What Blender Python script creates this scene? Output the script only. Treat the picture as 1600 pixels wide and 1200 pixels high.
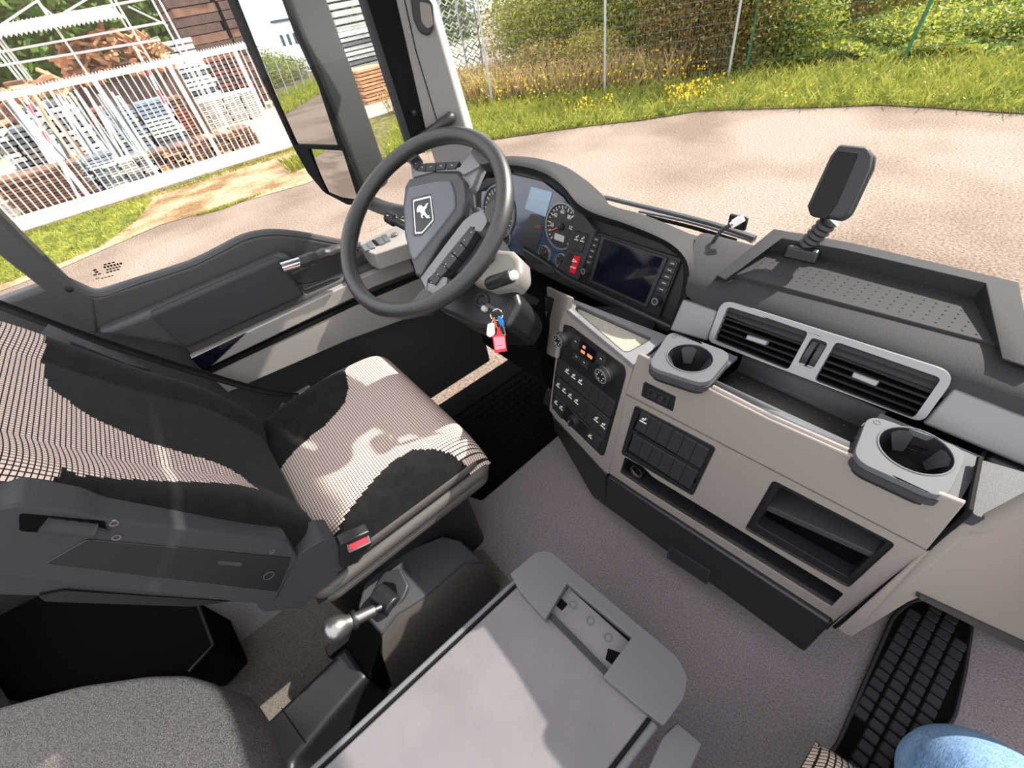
import bpy, bmesh, math, random
import numpy as np
from mathutils import Vector, Matrix
from mathutils.geometry import tessellate_polygon
random.seed(7)
PI = math.pi
SC = bpy.context.scene
COL = SC.collection
for _o in list(bpy.data.objects):
    bpy.data.objects.remove(_o, do_unlink=True)

# ---------------------------------------------------------------- camera
# cab axes: x to the passenger side, y to the front, z up, cab floor at z = 0
FPX = 663.0
def _n(v): return Vector(v).normalized()
_UP = _n((-140, 700, FPX))
_FW = Vector((1289, 886, -FPX)); _FW = (_FW - _UP*_FW.dot(_UP)).normalized()
_RT = _FW.cross(_UP)
CAM = Vector((0.25, 0.0, 1.2))
cd = bpy.data.cameras.new('camera'); cd.sensor_width = 36.0; cd.sensor_fit = 'HORIZONTAL'
cd.lens = FPX/1600*36; cd.clip_start = 0.02; cd.clip_end = 500
cam = bpy.data.objects.new('camera', cd); COL.objects.link(cam)
cam.matrix_world = Matrix.Translation(CAM) @ Matrix((_RT, _FW, _UP)).to_4x4()
SC.camera = cam

# ---------------------------------------------------------------- sky, sun, exposure
SUN_AZ, SUN_EL = 14.0, 39.0      # degrees right of straight ahead, above the horizon
world = bpy.data.worlds.new('sky'); SC.world = world; world.use_nodes = True
wn = world.node_tree; wn.nodes.clear()
def _wnode(t, **k):
    n = wn.nodes.new(t)
    for a, b in k.items(): setattr(n, a, b)
    return n
_tc = _wnode('ShaderNodeTexCoord')
_mp = _wnode('ShaderNodeMapping'); _mp.inputs['Scale'].default_value = (1.0, 1.0, 2.6)
_nz = _wnode('ShaderNodeTexNoise'); _nz.inputs['Scale'].default_value = 2.6; _nz.inputs['Detail'].default_value = 7; _nz.inputs['Roughness'].default_value = .58
_cr = _wnode('ShaderNodeValToRGB'); _cr.color_ramp.elements[0].position = .34; _cr.color_ramp.elements[1].position = .56
_sep = _wnode('ShaderNodeSeparateXYZ')
_gr = _wnode('ShaderNodeValToRGB'); _gr.color_ramp.elements[0].color = (.70, .76, .84, 1); _gr.color_ramp.elements[1].color = (.40, .54, .78, 1); _gr.color_ramp.elements[1].position = .7
_mx = _wnode('ShaderNodeMix', data_type='RGBA'); _mx.inputs['B'].default_value = (1.0, .96, .92, 1)
_bg = _wnode('ShaderNodeBackground'); _bg.inputs['Strength'].default_value = 2.1
_wo = _wnode('ShaderNodeOutputWorld')
_l = wn.links.new
_l(_tc.outputs['Generated'], _mp.inputs['Vector']); _l(_mp.outputs[0], _nz.inputs['Vector']); _l(_nz.outputs['Fac'], _cr.inputs['Fac'])
_l(_tc.outputs['Generated'], _sep.inputs[0]); _l(_sep.outputs['Z'], _gr.inputs['Fac'])
_l(_cr.outputs['Color'], _mx.inputs['Factor']); _l(_gr.outputs['Color'], _mx.inputs['A']); _l(_mx.outputs['Result'], _bg.inputs['Color']); _l(_bg.outputs[0], _wo.inputs[0])
sd = bpy.data.lights.new('sun', 'SUN'); sd.energy = 8.5; sd.angle = math.radians(.6); sd.color = (1.0, .93, .84)
sun = bpy.data.objects.new('sun', sd); COL.objects.link(sun)
_a, _e = math.radians(SUN_AZ), math.radians(SUN_EL)
SUN_DIR = Vector((math.sin(_a)*math.cos(_e), math.cos(_a)*math.cos(_e), math.sin(_e)))
sun.rotation_euler = SUN_DIR.to_track_quat('Z', 'Y').to_euler(); sun.location = (3, 20, 18)
SC.view_settings.view_transform = 'Standard'; SC.view_settings.look = 'None'; SC.view_settings.gamma = 1.0
SC.view_settings.use_curve_mapping = False; SC.view_settings.exposure = 0.45

# ---------------------------------------------------------------- helpers
def ray(x, y):
    d = Vector(((x-800)/FPX, (600-y)/FPX, -1.0))
    return Vector((_RT.dot(d), _FW.dot(d), _UP.dot(d)))
def at(x, y, ax, v):
    d = ray(x, y); t = (v-CAM[ax])/d[ax]; return CAM + d*t
def PX(x, y, v): return at(x, y, 0, v)
def PY(x, y, v): return at(x, y, 1, v)
def PZ(x, y, v): return at(x, y, 2, v)
V = Vector

class Fr:
    """a plane with its own right / up / out axes"""
    def __init__(s, p0, n, up=(0, 0, 1)):
        s.o = V(p0); s.n = _n(n); s.u = V(up).cross(s.n).normalized(); s.v = s.n.cross(s.u)
    def P(s, x, y, c=0.0):
        d = ray(x, y); t = ((s.o + s.n*c - CAM).dot(s.n))/d.dot(s.n); return CAM + d*t
    def px(s, x, y, c=0.0):
        q = s.P(x, y, c) - s.o; return (q.dot(s.u), q.dot(s.v))
    def w(s, a, b, c=0.0): return s.o + s.u*a + s.v*b + s.n*c
    def poly(s, pts, c=0.0): return [s.px(x, y, c) for x, y in pts]

def area2(p): return sum(p[i][0]*p[(i+1) % len(p)][1]-p[(i+1) % len(p)][0]*p[i][1] for i in range(len(p)))/2
def ccw(p): return p if area2(p) > 0 else p[::-1]
def rnd(p, r, n=4):
    """fillet the corners of a 2-D polygon"""
    out = []; N = len(p)
    for i in range(N):
        a, b, c = V(p[i-1]).to_2d(), V(p[i]).to_2d(), V(p[(i+1) % N]).to_2d()
        rr = r[i] if isinstance(r, (list, tuple)) else r
        d1, d2 = (a-b), (c-b); k = min(rr, d1.length*.48, d2.length*.48)
        if k < 1e-6: out.append((b.x, b.y)); continue
        p1, p2 = b+d1.normalized()*k, b+d2.normalized()*k
        for j in range(n+1):
            t = j/n; q = p1*(1-t)**2 + b*2*t*(1-t) + p2*t*t; out.append((q.x, q.y))
    return out
def rect(cx, cy, w, h, r=0, ang=0, n=4):
    p = [(-w/2, -h/2), (w/2, -h/2), (w/2, h/2), (-w/2, h/2)]
    ca, sa = math.cos(ang), math.sin(ang)
    p = [(cx+a*ca-b*sa, cy+a*sa+b*ca) for a, b in p]
    return rnd(p, r, n) if r else p
def circ(cx, cy, r, n=24, ry=None): return [(cx+r*math.cos(2*PI*i/n), cy+(ry or r)*math.sin(2*PI*i/n)) for i in range(n)]
def lerp(a, b, t): return a+(b-a)*t
def inpoly(x, y, p):
    c = False; j = len(p)-1
    for i in range(len(p)):
        if (p[i][1] > y) != (p[j][1] > y) and x < (p[j][0]-p[i][0])*(y-p[i][1])/(p[j][1]-p[i][1])+p[i][0]: c = not c
        j = i
    return c
def spline(pts, n):
    """Catmull-Rom through points (Vectors), n samples per span"""
    P = [V(p) for p in pts]; out = []
    for i in range(len(P)-1):
        p0, p1, p2, p3 = P[max(i-1, 0)], P[i], P[i+1], P[min(i+2, len(P)-1)]
        for j in range(n):
            t = j/n
            out.append(.5*((2*p1)+(p2-p0)*t+(2*p0-5*p1+4*p2-p3)*t*t+(3*p1-p0-3*p2+p3)*t**3))
    out.append(P[-1]); return out

class MB:
    def __init__(s): s.v = []; s.f = []; s.uv = {}
    def add(s, vs, fs):
        o = len(s.v); s.v += [V(v) for v in vs]; s.f += [tuple(i+o for i in f) for f in fs]; return s
    def box(s, c, d, ax=None):
        c = V(c); X, Y, Z = ax or (V((1, 0, 0)), V((0, 1, 0)), V((0, 0, 1)))
        vs = [c+X*(i*d[0]/2)+Y*(j*d[1]/2)+Z*(k*d[2]/2) for i in (-1, 1) for j in (-1, 1) for k in (-1, 1)]
        return s.add(vs, [(0, 1, 3, 2), (4, 6, 7, 5), (0, 4, 5, 1), (2, 3, 7, 6), (0, 2, 6, 4), (1, 5, 7, 3)])
    def prism(s, A, B):
        n = len(A); return s.add(list(A)+list(B), [tuple(range(n))[::-1], tuple(range(n, 2*n))]+[(i, (i+1) % n, n+(i+1) % n, n+i) for i in range(n)])
    def ex(s, fr, p2, c0, c1):
        """2-D polygon on a frame, from offset c0 (back) to c1 (front)"""
        p2 = ccw(p2); return s.prism([fr.w(a, b, c0) for a, b in p2], [fr.w(a, b, c1) for a, b in p2])
    def exh(s, fr, outer, holes, c0, c1):
        """the same with holes"""
        loops = [ccw(outer)]+[ccw(h)[::-1] for h in holes]
        flat = [p for l in loops for p in l]; N = len(flat)
        tri = tessellate_polygon([[V((a, b, 0)) for a, b in l] for l in loops])
        vs = [fr.w(a, b, c1) for a, b in flat]+[fr.w(a, b, c0) for a, b in flat]; fs = []
        for t in tri:
            a, b, c = [V(flat[i]) for i in t]
            if (b-a).cross(c-a) < 0: t = t[::-1]
            fs.append(tuple(t)); fs.append(tuple(i+N for i in t[::-1]))
        o = 0
        for l in loops:
            n = len(l); fs += [(o+(i+1) % n, o+i, N+o+i, N+o+(i+1) % n) for i in range(n)]; o += n
        return s.add(vs, fs)
    def pocket(s, fr, p2, c0, c1):
        """open-fronted recess: walls from c1 down to a floor at c0, faces turned inwards"""
        p2 = ccw(p2); n = len(p2)
        return s.add([fr.w(a, b, c0) for a, b in p2]+[fr.w(a, b, c1) for a, b in p2], [tuple(range(n))]+[((i+1) % n, i, n+i, n+(i+1) % n) for i in range(n)])
    def grid(s, rows, cu=False, cv=False):
        R, Cn = len(rows), len(rows[0]); fs = []
        for i in range(R if cv else R-1):
            for j in range(Cn if cu else Cn-1):
                fs.append((i*Cn+j, i*Cn+(j+1) % Cn, ((i+1) % R)*Cn+(j+1) % Cn, ((i+1) % R)*Cn+j))
        return s.add([p for r in rows for p in r], fs)
    def tube(s, path, r, n=10, closed=False, caps=True, flat=1.0, up=None):
        P = [V(p) for p in path]; N = len(P); rows = []; pu = None
        for i, p in enumerate(P):
            a = P[i-1] if (i or closed) else P[0]; b = P[(i+1) % N] if (i < N-1 or closed) else P[-1]
            t = (b-a).normalized()
            if pu is None:
                pu = V(up) if up else (V((0, 0, 1)) if abs(t.z) < .9 else V((1, 0, 0)))
            x = pu.cross(t).normalized(); y = t.cross(x); pu = y
            rr = r[i] if isinstance(r, (list, tuple)) else r
            rows.append([p+x*rr*math.cos(2*PI*k/n)+y*rr*flat*math.sin(2*PI*k/n) for k in range(n)])
        o = len(s.v); s.grid(rows, cu=True, cv=closed)
        if caps and not closed: s.f += [tuple(o+k for k in range(n))[::-1], tuple(o+(N-1)*n+k for k in range(n))]
        return s
    def cyl(s, a, b, r0, r1=None, n=16): return s.tube([a, b], [r0, r0 if r1 is None else r1], n)
    def lathe(s, o, axis, prof, n=24, caps=True):
        """profile [(radius, height along axis)]"""
        z = _n(axis); x = (V((1, 0, 0)) if abs(z.x) < .9 else V((0, 1, 0))).cross(z).normalized(); y = z.cross(x); o = V(o)
        rows = [[o+z*h+(x*math.cos(2*PI*k/n)+y*math.sin(2*PI*k/n))*r for k in range(n)] for r, h in prof]
        b = len(s.v); s.grid(rows, cu=True)
        if caps: s.f += [tuple(b+k for k in range(n))[::-1], tuple(b+(len(prof)-1)*n+k for k in range(n))]
        return s
    def build(s, name, mat, parent=None, sm=35, bev=0, seg=2, sub=0, solid=0, uv=None):
        me = bpy.data.meshes.new(name); off = V(parent['_o']) if parent is not None and '_o' in parent else V((0, 0, 0))
        org = off
        me.from_pydata([v-off for v in s.v], [], s.f); me.validate()
        bm = bmesh.new(); bm.from_mesh(me); bmesh.ops.remove_doubles(bm, verts=bm.verts, dist=1e-6)
        if not solid and not uv: bmesh.ops.recalc_face_normals(bm, faces=bm.faces)
        bm.to_mesh(me); bm.free()
        if uv:
            l = me.uv_layers.new(name='UVMap')
            for lp in me.loops:
                c = me.vertices[lp.vertex_index].co+org; l.data[lp.index].uv = uv(c)
        if sm:
            me.polygons.foreach_set('use_smooth', [True]*len(me.polygons)); me.set_sharp_from_angle(angle=math.radians(sm))
        me.materials.append(mat)
        o = bpy.data.objects.new(name, me); COL.objects.link(o)
        if parent is not None: o.parent = parent; o['_o'] = tuple(off)
        if solid:
            m = o.modifiers.new('solid', 'SOLIDIFY'); m.thickness = abs(solid); m.offset = -1 if solid > 0 else 1
        if bev:
            m = o.modifiers.new('bevel', 'BEVEL'); m.width = bev; m.segments = seg; m.limit_method = 'ANGLE'; m.angle_limit = math.radians(40)
        if sub:
            m = o.modifiers.new('sub', 'SUBSURF'); m.levels = sub; m.render_levels = sub
        return o
def tag(o, label, cat, group=None):
    o['label'] = label; o['category'] = cat
    if group: o['group'] = group
    return o
def thing(name, label, cat, loc, group=None):
    o = bpy.data.objects.new(name, None); COL.objects.link(o); o.location = loc; o['_o'] = tuple(loc); o.empty_display_size = .05
    return tag(o, label, cat, group)
def setting(name, loc=(0, 0, 0)):
    o = bpy.data.objects.new(name, None); COL.objects.link(o); o.location = loc; o['_o'] = tuple(loc); o['kind'] = 'structure'; return o
def struct(o): o['kind'] = 'structure'; return o
def dup(root, loc, label=None, rotz=0, group=None):
    def cp(o, par):
        c = o.copy(); COL.objects.link(c)
        if par is not None: c.parent = par
        for ch in list(o.children): cp(ch, c)
        return c
    r = cp(root, None); r.location = loc; r.rotation_euler.z = rotz
    if label: r['label'] = label
    if group: r['group'] = group
    return r

# ---------------------------------------------------------------- materials
def lin(c): return tuple((v/12.92 if v <= .04045 else ((v+.055)/1.055)**2.4) for v in c)
ALB = 1.0                       # overall reflectance scale of the palette being defined
def hx(h): return tuple(v*ALB for v in lin(tuple(int(h[i:i+2], 16)/255 for i in (0, 2, 4))))
def newmat(name):
    m = bpy.data.materials.new(name); m.use_nodes = True; nt = m.node_tree
    return m, nt, nt.nodes['Principled BSDF']
def N(nt, t, **k):
    n = nt.nodes.new(t)
    for a, b in k.items():
        if a in n.inputs: n.inputs[a].default_value = b
        else: setattr(n, a, b)
    return n
def mat(name, c, rough=.5, metal=0., bump=0., bscale=400., var=.0, vscale=6., spec=None, coat=0., var2=None, sheen=0.):
    """plain surface: base colour with soft colour variation and a fine grain bump"""
    m, nt, b = newmat(name); c = hx(c) if isinstance(c, str) else c
    b.inputs['Base Color'].default_value = (*c, 1); b.inputs['Roughness'].default_value = rough; b.inputs['Metallic'].default_value = metal
    if spec is not None: b.inputs['Specular IOR Level'].default_value = spec
    if coat: b.inputs['Coat Weight'].default_value = coat; b.inputs['Coat Roughness'].default_value = .05
    if sheen: b.inputs['Sheen Weight'].default_value = sheen
    tc = N(nt, 'ShaderNodeTexCoord')
    if var or var2:
        nz = N(nt, 'ShaderNodeTexNoise', Scale=vscale, Detail=5.0, Roughness=.6); nt.links.new(tc.outputs['Object'], nz.inputs['Vector'])
        cr = N(nt, 'ShaderNodeValToRGB'); cr.color_ramp.elements[0].position = .3; cr.color_ramp.elements[1].position = .7
        c2 = (hx(var2) if isinstance(var2, str) else var2) if var2 else tuple(min(1, v*(1+var)) for v in c)
        c1 = c if var2 else tuple(v*(1-var) for v in c)
        cr.color_ramp.elements[0].color = (*c1, 1); cr.color_ramp.elements[1].color = (*c2, 1)
        nt.links.new(nz.outputs['Fac'], cr.inputs['Fac']); nt.links.new(cr.outputs['Color'], b.inputs['Base Color'])
    if bump:
        nb = N(nt, 'ShaderNodeTexNoise', Scale=bscale, Detail=2.0); nt.links.new(tc.outputs['Object'], nb.inputs['Vector'])
        bp = N(nt, 'ShaderNodeBump', Strength=bump, Distance=.002); nt.links.new(nb.outputs['Fac'], bp.inputs['Height']); nt.links.new(bp.outputs[0], b.inputs['Normal'])
    return m
def weave(name, base, dark, su, sv, fu=.3, fv=.3, rough=.95):
    """light cloth with dark threads in both directions (UV in metres)"""
    m, nt, b = newmat(name); b.inputs['Roughness'].default_value = rough; b.inputs['Specular IOR Level'].default_value = .1
    uv = N(nt, 'ShaderNodeUVMap'); sp = N(nt, 'ShaderNodeSeparateXYZ'); nt.links.new(uv.outputs[0], sp.inputs[0]); o = []
    for k, (s_, f_) in enumerate(((su, fu), (sv, fv))):
        a = N(nt, 'ShaderNodeMath', operation='MULTIPLY'); a.inputs[1].default_value = s_
        q = N(nt, 'ShaderNodeMath', operation='FRACT'); g = N(nt, 'ShaderNodeMath', operation='LESS_THAN'); g.inputs[1].default_value = f_
        nt.links.new(sp.outputs[k], a.inputs[0]); nt.links.new(a.outputs[0], q.inputs[0]); nt.links.new(q.outputs[0], g.inputs[0]); o.append(g)
    mx = N(nt, 'ShaderNodeMath', operation='MAXIMUM'); nt.links.new(o[0].outputs[0], mx.inputs[0]); nt.links.new(o[1].outputs[0], mx.inputs[1])
    mc = N(nt, 'ShaderNodeMix', data_type='RGBA'); mc.inputs['A'].default_value = (*hx(base), 1); mc.inputs['B'].default_value = (*hx(dark), 1)
    nt.links.new(mx.outputs[0], mc.inputs['Factor']); nt.links.new(mc.outputs['Result'], b.inputs['Base Color'])
    inv = N(nt, 'ShaderNodeMath', operation='SUBTRACT'); inv.inputs[0].default_value = 1; nt.links.new(mx.outputs[0], inv.inputs[1])
    bp = N(nt, 'ShaderNodeBump', Strength=.25, Distance=.001); nt.links.new(inv.outputs[0], bp.inputs['Height']); nt.links.new(bp.outputs[0], b.inputs['Normal'])
    return m
def speckle(name, c1, c2, c3, scale, rough=.95, bump=.3, big=None, bigscale=.4):
    """three-tone grain: asphalt, moquette, gravel"""
    m, nt, b = newmat(name); b.inputs['Roughness'].default_value = rough; b.inputs['Specular IOR Level'].default_value = .15
    tc = N(nt, 'ShaderNodeTexCoord'); nz = N(nt, 'ShaderNodeTexNoise', Scale=scale, Detail=3.0, Roughness=.7); nt.links.new(tc.outputs['Object'], nz.inputs['Vector'])
    cr = N(nt, 'ShaderNodeValToRGB'); e = cr.color_ramp.elements; e[0].position = .33; e[1].position = .68
    e[0].color = (*hx(c1), 1); e[1].color = (*hx(c3), 1); k = e.new(.5); k.color = (*hx(c2), 1)
    nt.links.new(nz.outputs['Fac'], cr.inputs['Fac']); last = cr.outputs['Color']
    if big:
        n2 = N(nt, 'ShaderNodeTexNoise', Scale=bigscale, Detail=4.0); nt.links.new(tc.outputs['Object'], n2.inputs['Vector'])
        c2r = N(nt, 'ShaderNodeValToRGB'); c2r.color_ramp.elements[0].position = .42; c2r.color_ramp.elements[1].position = .62
        mx = N(nt, 'ShaderNodeMix', data_type='RGBA', blend_type='MULTIPLY'); mx.inputs['B'].default_value = (*hx(big), 1)
        nt.links.new(n2.outputs['Fac'], c2r.inputs['Fac']); nt.links.new(c2r.outputs['Color'], mx.inputs['Factor']); nt.links.new(last, mx.inputs['A']); last = mx.outputs['Result']
    nt.links.new(last, b.inputs['Base Color'])
    if bump:
        bp = N(nt, 'ShaderNodeBump', Strength=bump, Distance=.004); nt.links.new(nz.outputs['Fac'], bp.inputs['Height']); nt.links.new(bp.outputs[0], b.inputs['Normal'])
    return m
def glass(name, tint=(1, 1, 1), k=.06):
    """thin window pane: mostly see-through, a little mirror-like by angle"""
    m, nt, b = newmat(name); nt.nodes.remove(b); out = nt.nodes['Material Output']
    t = N(nt, 'ShaderNodeBsdfTransparent'); t.inputs[0].default_value = (*tint, 1); g = N(nt, 'ShaderNodeBsdfGlossy'); g.inputs['Roughness'].default_value = .01
    fr = N(nt, 'ShaderNodeFresnel', IOR=1.35); mu = N(nt, 'ShaderNodeMath', operation='MULTIPLY'); mu.inputs[1].default_value = k/.04
    mx = N(nt, 'ShaderNodeMixShader'); nt.links.new(fr.outputs[0], mu.inputs[0]); nt.links.new(mu.outputs[0], mx.inputs[0])
    nt.links.new(t.outputs[0], mx.inputs[1]); nt.links.new(g.outputs[0], mx.inputs[2]); nt.links.new(mx.outputs[0], out.inputs[0]); return m
def emit(name, c, s):
    m, nt, b = newmat(name); b.inputs['Base Color'].default_value = (*hx(c), 1); b.inputs['Emission Color'].default_value = (*hx(c), 1); b.inputs['Emission Strength'].default_value = s; return m
def leafmat(name, c1, c2, trans=.35):
    m, nt, b = newmat(name); b.inputs['Roughness'].default_value = .6
    tc = N(nt, 'ShaderNodeTexCoord'); nz = N(nt, 'ShaderNodeTexNoise', Scale=3.0, Detail=6.0, Roughness=.75); nt.links.new(tc.outputs['Object'], nz.inputs['Vector'])
    cr = N(nt, 'ShaderNodeValToRGB'); cr.color_ramp.elements[0].position = .35; cr.color_ramp.elements[1].position = .65
    cr.color_ramp.elements[0].color = (*hx(c1), 1); cr.color_ramp.elements[1].color = (*hx(c2), 1); nt.links.new(nz.outputs['Fac'], cr.inputs['Fac']); nt.links.new(cr.outputs['Color'], b.inputs['Base Color'])
    tr = N(nt, 'ShaderNodeBsdfTranslucent'); nt.links.new(cr.outputs['Color'], tr.inputs[0]); mx = N(nt, 'ShaderNodeMixShader'); mx.inputs[0].default_value = trans
    nt.links.new(b.outputs[0], mx.inputs[1]); nt.links.new(tr.outputs[0], mx.inputs[2]); nt.links.new(mx.outputs[0], nt.nodes['Material Output'].inputs[0]); return m

M = dict(
    dark=mat('dark_plastic', '37383b', .52, spec=.22, bump=.25, bscale=900), dash=mat('dash_pad', '333335', .65, bump=.3, bscale=900, spec=.12),
    black=mat('black_plastic', '191a1d', .42, bump=.12, bscale=900), void=mat('shade_black', '0c0c0d', .9, spec=.05), slat=mat('vent_slat', '121315', .5, spec=.25), shelfm=mat('shelf_mat', '45423f', .8, spec=.1, bump=.3, bscale=700), cupg=mat('cup_grey', '55575b', .55, spec=.12, bump=.1, bscale=1200), liner=speckle('tray_liner', '7d776c', '9a9488', 'b7b0a2', 500, .9, .3), devs=mat('device_screen', '0a0a0c', .55, spec=.25), rubber=mat('black_rubber', '26272a', .55, bump=.2, bscale=600),  # void: near-black, the shade of deep hollows put into the colour
    beige=mat('warm_grey_plastic', '857d77', .5, spec=.25, bump=.15, bscale=1100), silver=mat('satin_silver', '77777a', .42, metal=.3, spec=.3, bump=.04, bscale=1500), lsilver=mat('bright_silver', '858587', .38, metal=.3, spec=.3),
    chrome=mat('chrome', 'd8d8da', .12, metal=1), brushed=mat('brushed_metal', '8b8987', .3, metal=.9), grip=mat('grip_leather', '2c2b2c', .38, bump=.2, bscale=1300),
    door=mat('door_plastic', '3d3c3e', .5, bump=.3, bscale=800), doorsil=mat('door_silver', '9c9792', .4, metal=.25), hub=mat('hub_plastic', '55585e', .5, bump=.15, bscale=1200),
    hubdark=mat('hub_dark', '35363a', .5), floor=speckle('floor_vinyl', '665d5f', '80767a', '968c8f', 260, .75, .5), carpet=speckle('tunnel_carpet', '4a4541', '635c57', '7a726b', 420, .95, .6),
    velour=mat('black_velour', '181818', .95, bump=.4, bscale=700, var=.35, vscale=40, spec=.08, sheen=.06), moq=speckle('grey_moquette', '3d3938', '67615e', '968e8a', 480, .95, .3),
    weave=weave('woven_cloth', 'd9c5b8', '332b28', 170, 170, .26, .26), weave2=weave('coarse_cloth', 'd8c6ba', '15110f', 110, 110, .45, .36),
    skirt=mat('rubber_skirt', '4b4643', .5, bump=.2, bscale=300), lid=mat('lid_plastic', '656163', .5, bump=.25, bscale=700, var=.12, vscale=9), lidedge=mat('lid_edge', '5a5a5d', .35),
    red=mat('red_plastic', 'd3202c', .35), redlid=mat('red_clear', 'e23a4a', .3), white=mat('white_paint', 'e9e9e7', .5), offw=mat('offwhite_plastic', 'dedcd6', .5), icon=mat('icon_white', 'e4e4e0', .5),
    blue=mat('blue_plastic', '1c76c8', .4), orange=mat('orange_plastic', 'e86a2a', .5), pink=mat('paper_pink', 'e79aa8', .6),
    screen=mat('screen_glass', '0c0f1c', .08, coat=.6), lcd=mat('lcd_glass', '9ab2c8', .25), cluster=mat('cluster_reflection', '3a465c', .12, coat=.5), gface=mat('gauge_face', '2a2b30', .4), lcdg=mat('lcd_grey', 'b9bab6', .4),  # cluster: bluish reflection of the cover glass put into the face colour
    needle=mat('needle_red', 'd8503c', .5), amber=emit('amber_display', 'd98a52', .5), stalkw=mat('column_light', '7a7671', .5, bump=.1),
    mirror=mat('mirror_glass', (.52, .53, .54), .0, metal=1), mhouse=mat('mirror_housing', '212426', .5, bump=.2, bscale=500), pillar=mat('pillar_trim', '8a8785', .8, bump=.4, bscale=900), seal=mat('rubber_seal', '161617', .7, spec=.08), grille=mat('grille_grey', '807a74', .6),
    glass=glass('window_glass', (.985, .99, .99), .015), denim=None,
)
# ================================================================ the cab shell
def slab(name, pts, z0, z1, m): return MB().prism([V((x, y, z0)) for x, y in pts], [V((x, y, z1)) for x, y in pts]).build(name, m, None, bev=.012, seg=3)
_A = PZ(870, 680, 0); _B = PZ(752, 780, 0)
struct(slab('floor', [(_A.x, 1.0), (_A.x, _A.y), (_B.x, _B.y), (-.56, .24), (-1.08, .24), (-1.08, -1.3), (1.15, -1.3), (1.15, 1.0)], -.2, 0, M['floor']))
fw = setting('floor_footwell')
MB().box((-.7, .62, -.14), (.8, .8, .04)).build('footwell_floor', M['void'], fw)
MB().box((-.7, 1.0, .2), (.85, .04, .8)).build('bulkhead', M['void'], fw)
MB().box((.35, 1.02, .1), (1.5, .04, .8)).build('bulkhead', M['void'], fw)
# windscreen
GY = lambda z: 1.16-(z-.6)*.22
ws = setting('window_1')
MB().grid([[V((x, GY(z)-.05*x*x-.17*x**6, z)) for x in (-1.03, -.99, -.94, -.86, -.75, -.6, -.3, 0, .3, .6, .75, .86, .94, .99, 1.03)] for z in (.56, .9, 1.3, 1.75)]).build('pane', M['glass'], ws)

wl = setting('wall_left')
MB().box((-1.09, -.92, .35), (.05, .78, 1.3)).build('side_panel', M['door'], wl, bev=.01)
wb = setting('wall_back')
MB().box((0, -1.28, .25), (2.2, .05, .9)).build('bunk_panel', M['dark'], wb, bev=.01)
# front of the roof: overhead shelf, header and an unseen visor added outside to shade the seats
ce = setting('ceiling')
MB().prism([V((-1.05, .38, 1.62)), V((1.05, .38, 1.62)), V((1.05, .92, 1.66)), V((-1.05, .92, 1.66))], [V((-1.05, .38, 1.95)), V((1.05, .38, 1.95)), V((1.05, .86, 1.95)), V((-1.05, .86, 1.95))]).build('overhead_shelf', M['beige'], ce, bev=.03, seg=3)
MB().grid([[V((x, y-.05*x*x, z)) for x in (-1.1, -.5, 0, .5, 1.1)] for y, z in ((.96, 1.70), (1.10, 1.60), (1.18, 1.50))]).build('shade_visor', M['mhouse'], ce, solid=.01)
# ================================================================ dashboard
FF = Fr((0, .5, .5), (0, -1, 0))                       # console face
_s1, _s2 = FF.P(990, 570), FF.P(950, 741); _cn = V((.991, -.133, 0)).cross(_s1-_s2)
FC = Fr(_s1, _cn if _cn.y < 0 else -_cn)               # climate panel, flush with the face along its seam
FB = Fr((-.38, .72, .747), (0, -.956, .29))            # instrument face
FV = Fr((0, .63, .68), (0, -.885, .466))               # air vents
FT = Fr((0, .6, .665), (0, 0, 1), (0, 1, 0))           # level surfaces
def FZ(z): return Fr((0, 0, z), (0, 0, 1), (0, 1, 0))
dash = thing('dashboard', 'long dark grey truck dashboard with beige centre console under the windscreen', 'dashboard', (0, .6, .1))

# padded top, running across the cab
def section(x0, x1, yz, n=3): return [[V((lerp(x0, x1, i/n), y, z)) for y, z in yz] for i in range(n+1)]
PAD = [(.652, .715), (.657, .735), (.668, .749), (.70, .757), (.735, .761), (.81, .762), (.85, .752), (.93, .70), (1.10, .57)]
def padx(y): return -.12-.085*max(0, min(1, (y-.655)/.15))
MB().grid([[V((lerp(padx(y), 1.1, i/10), y, z)) for y, z in PAD] for i in range(11)]).build('top_pad', M['dash'], dash, sm=60, sub=1)
MB().grid(section(-1.06, -.20, [(.80, .60), (.82, .68), (.90, .70), (1.0, .66), (1.10, .57)], 6)).build('top_pad', M['dash'], dash, sm=60, sub=1)
# tray on the pad
T0, T1 = FZ(.762), FZ(.79)
floor_px = [(1131, 425), (1199, 392), (1290, 404), (1519, 466), (1579, 545)]
fl = T0.poly(floor_px); tray = MB().ex(T0, rnd(fl, .006), -.01, .0015).build('tray_mat', M['dash'], dash, bev=.001)
pm = MB()
for i in range(26):                                    # rows of raised studs
    for j in range(9):
        a = lerp(fl[0][0], fl[4][0], (i+.5)/26); b = .742+j*.0125
        if inpoly(a, b, fl): pm.lathe(T0.w(a, b, .0012), (0, 0, 1), [(.0016, 0), (.0012, .0011), (.0002, .0014)], 6)
pm.build('stud', M['dash'], tray)['kind'] = 'stuff'
inner = T0.poly([(1131, 425), (1199, 392), (1290, 404), (1519, 466), (1579, 545)])
rim_in = T1.poly([(1139, 418), (1222, 372), (1320, 390), (1540, 442), (1583, 538)])
rim_out = T1.poly([(1124, 411), (1210, 356), (1330, 379), (1592, 441), (1603, 545)])
rm = MB(); A = [T0.w(a, b, 0) for a, b in inner]; B = [T1.w(a, b, 0) for a, b in rim_in]; Cc = [T1.w(a, b, 0) for a, b in rim_out]
D = [V((p.x+(-.012 if i == 0 else .0), p.y+(.012 if 0 < i < 4 else 0), .735)) for i, p in enumerate(Cc)]
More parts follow.
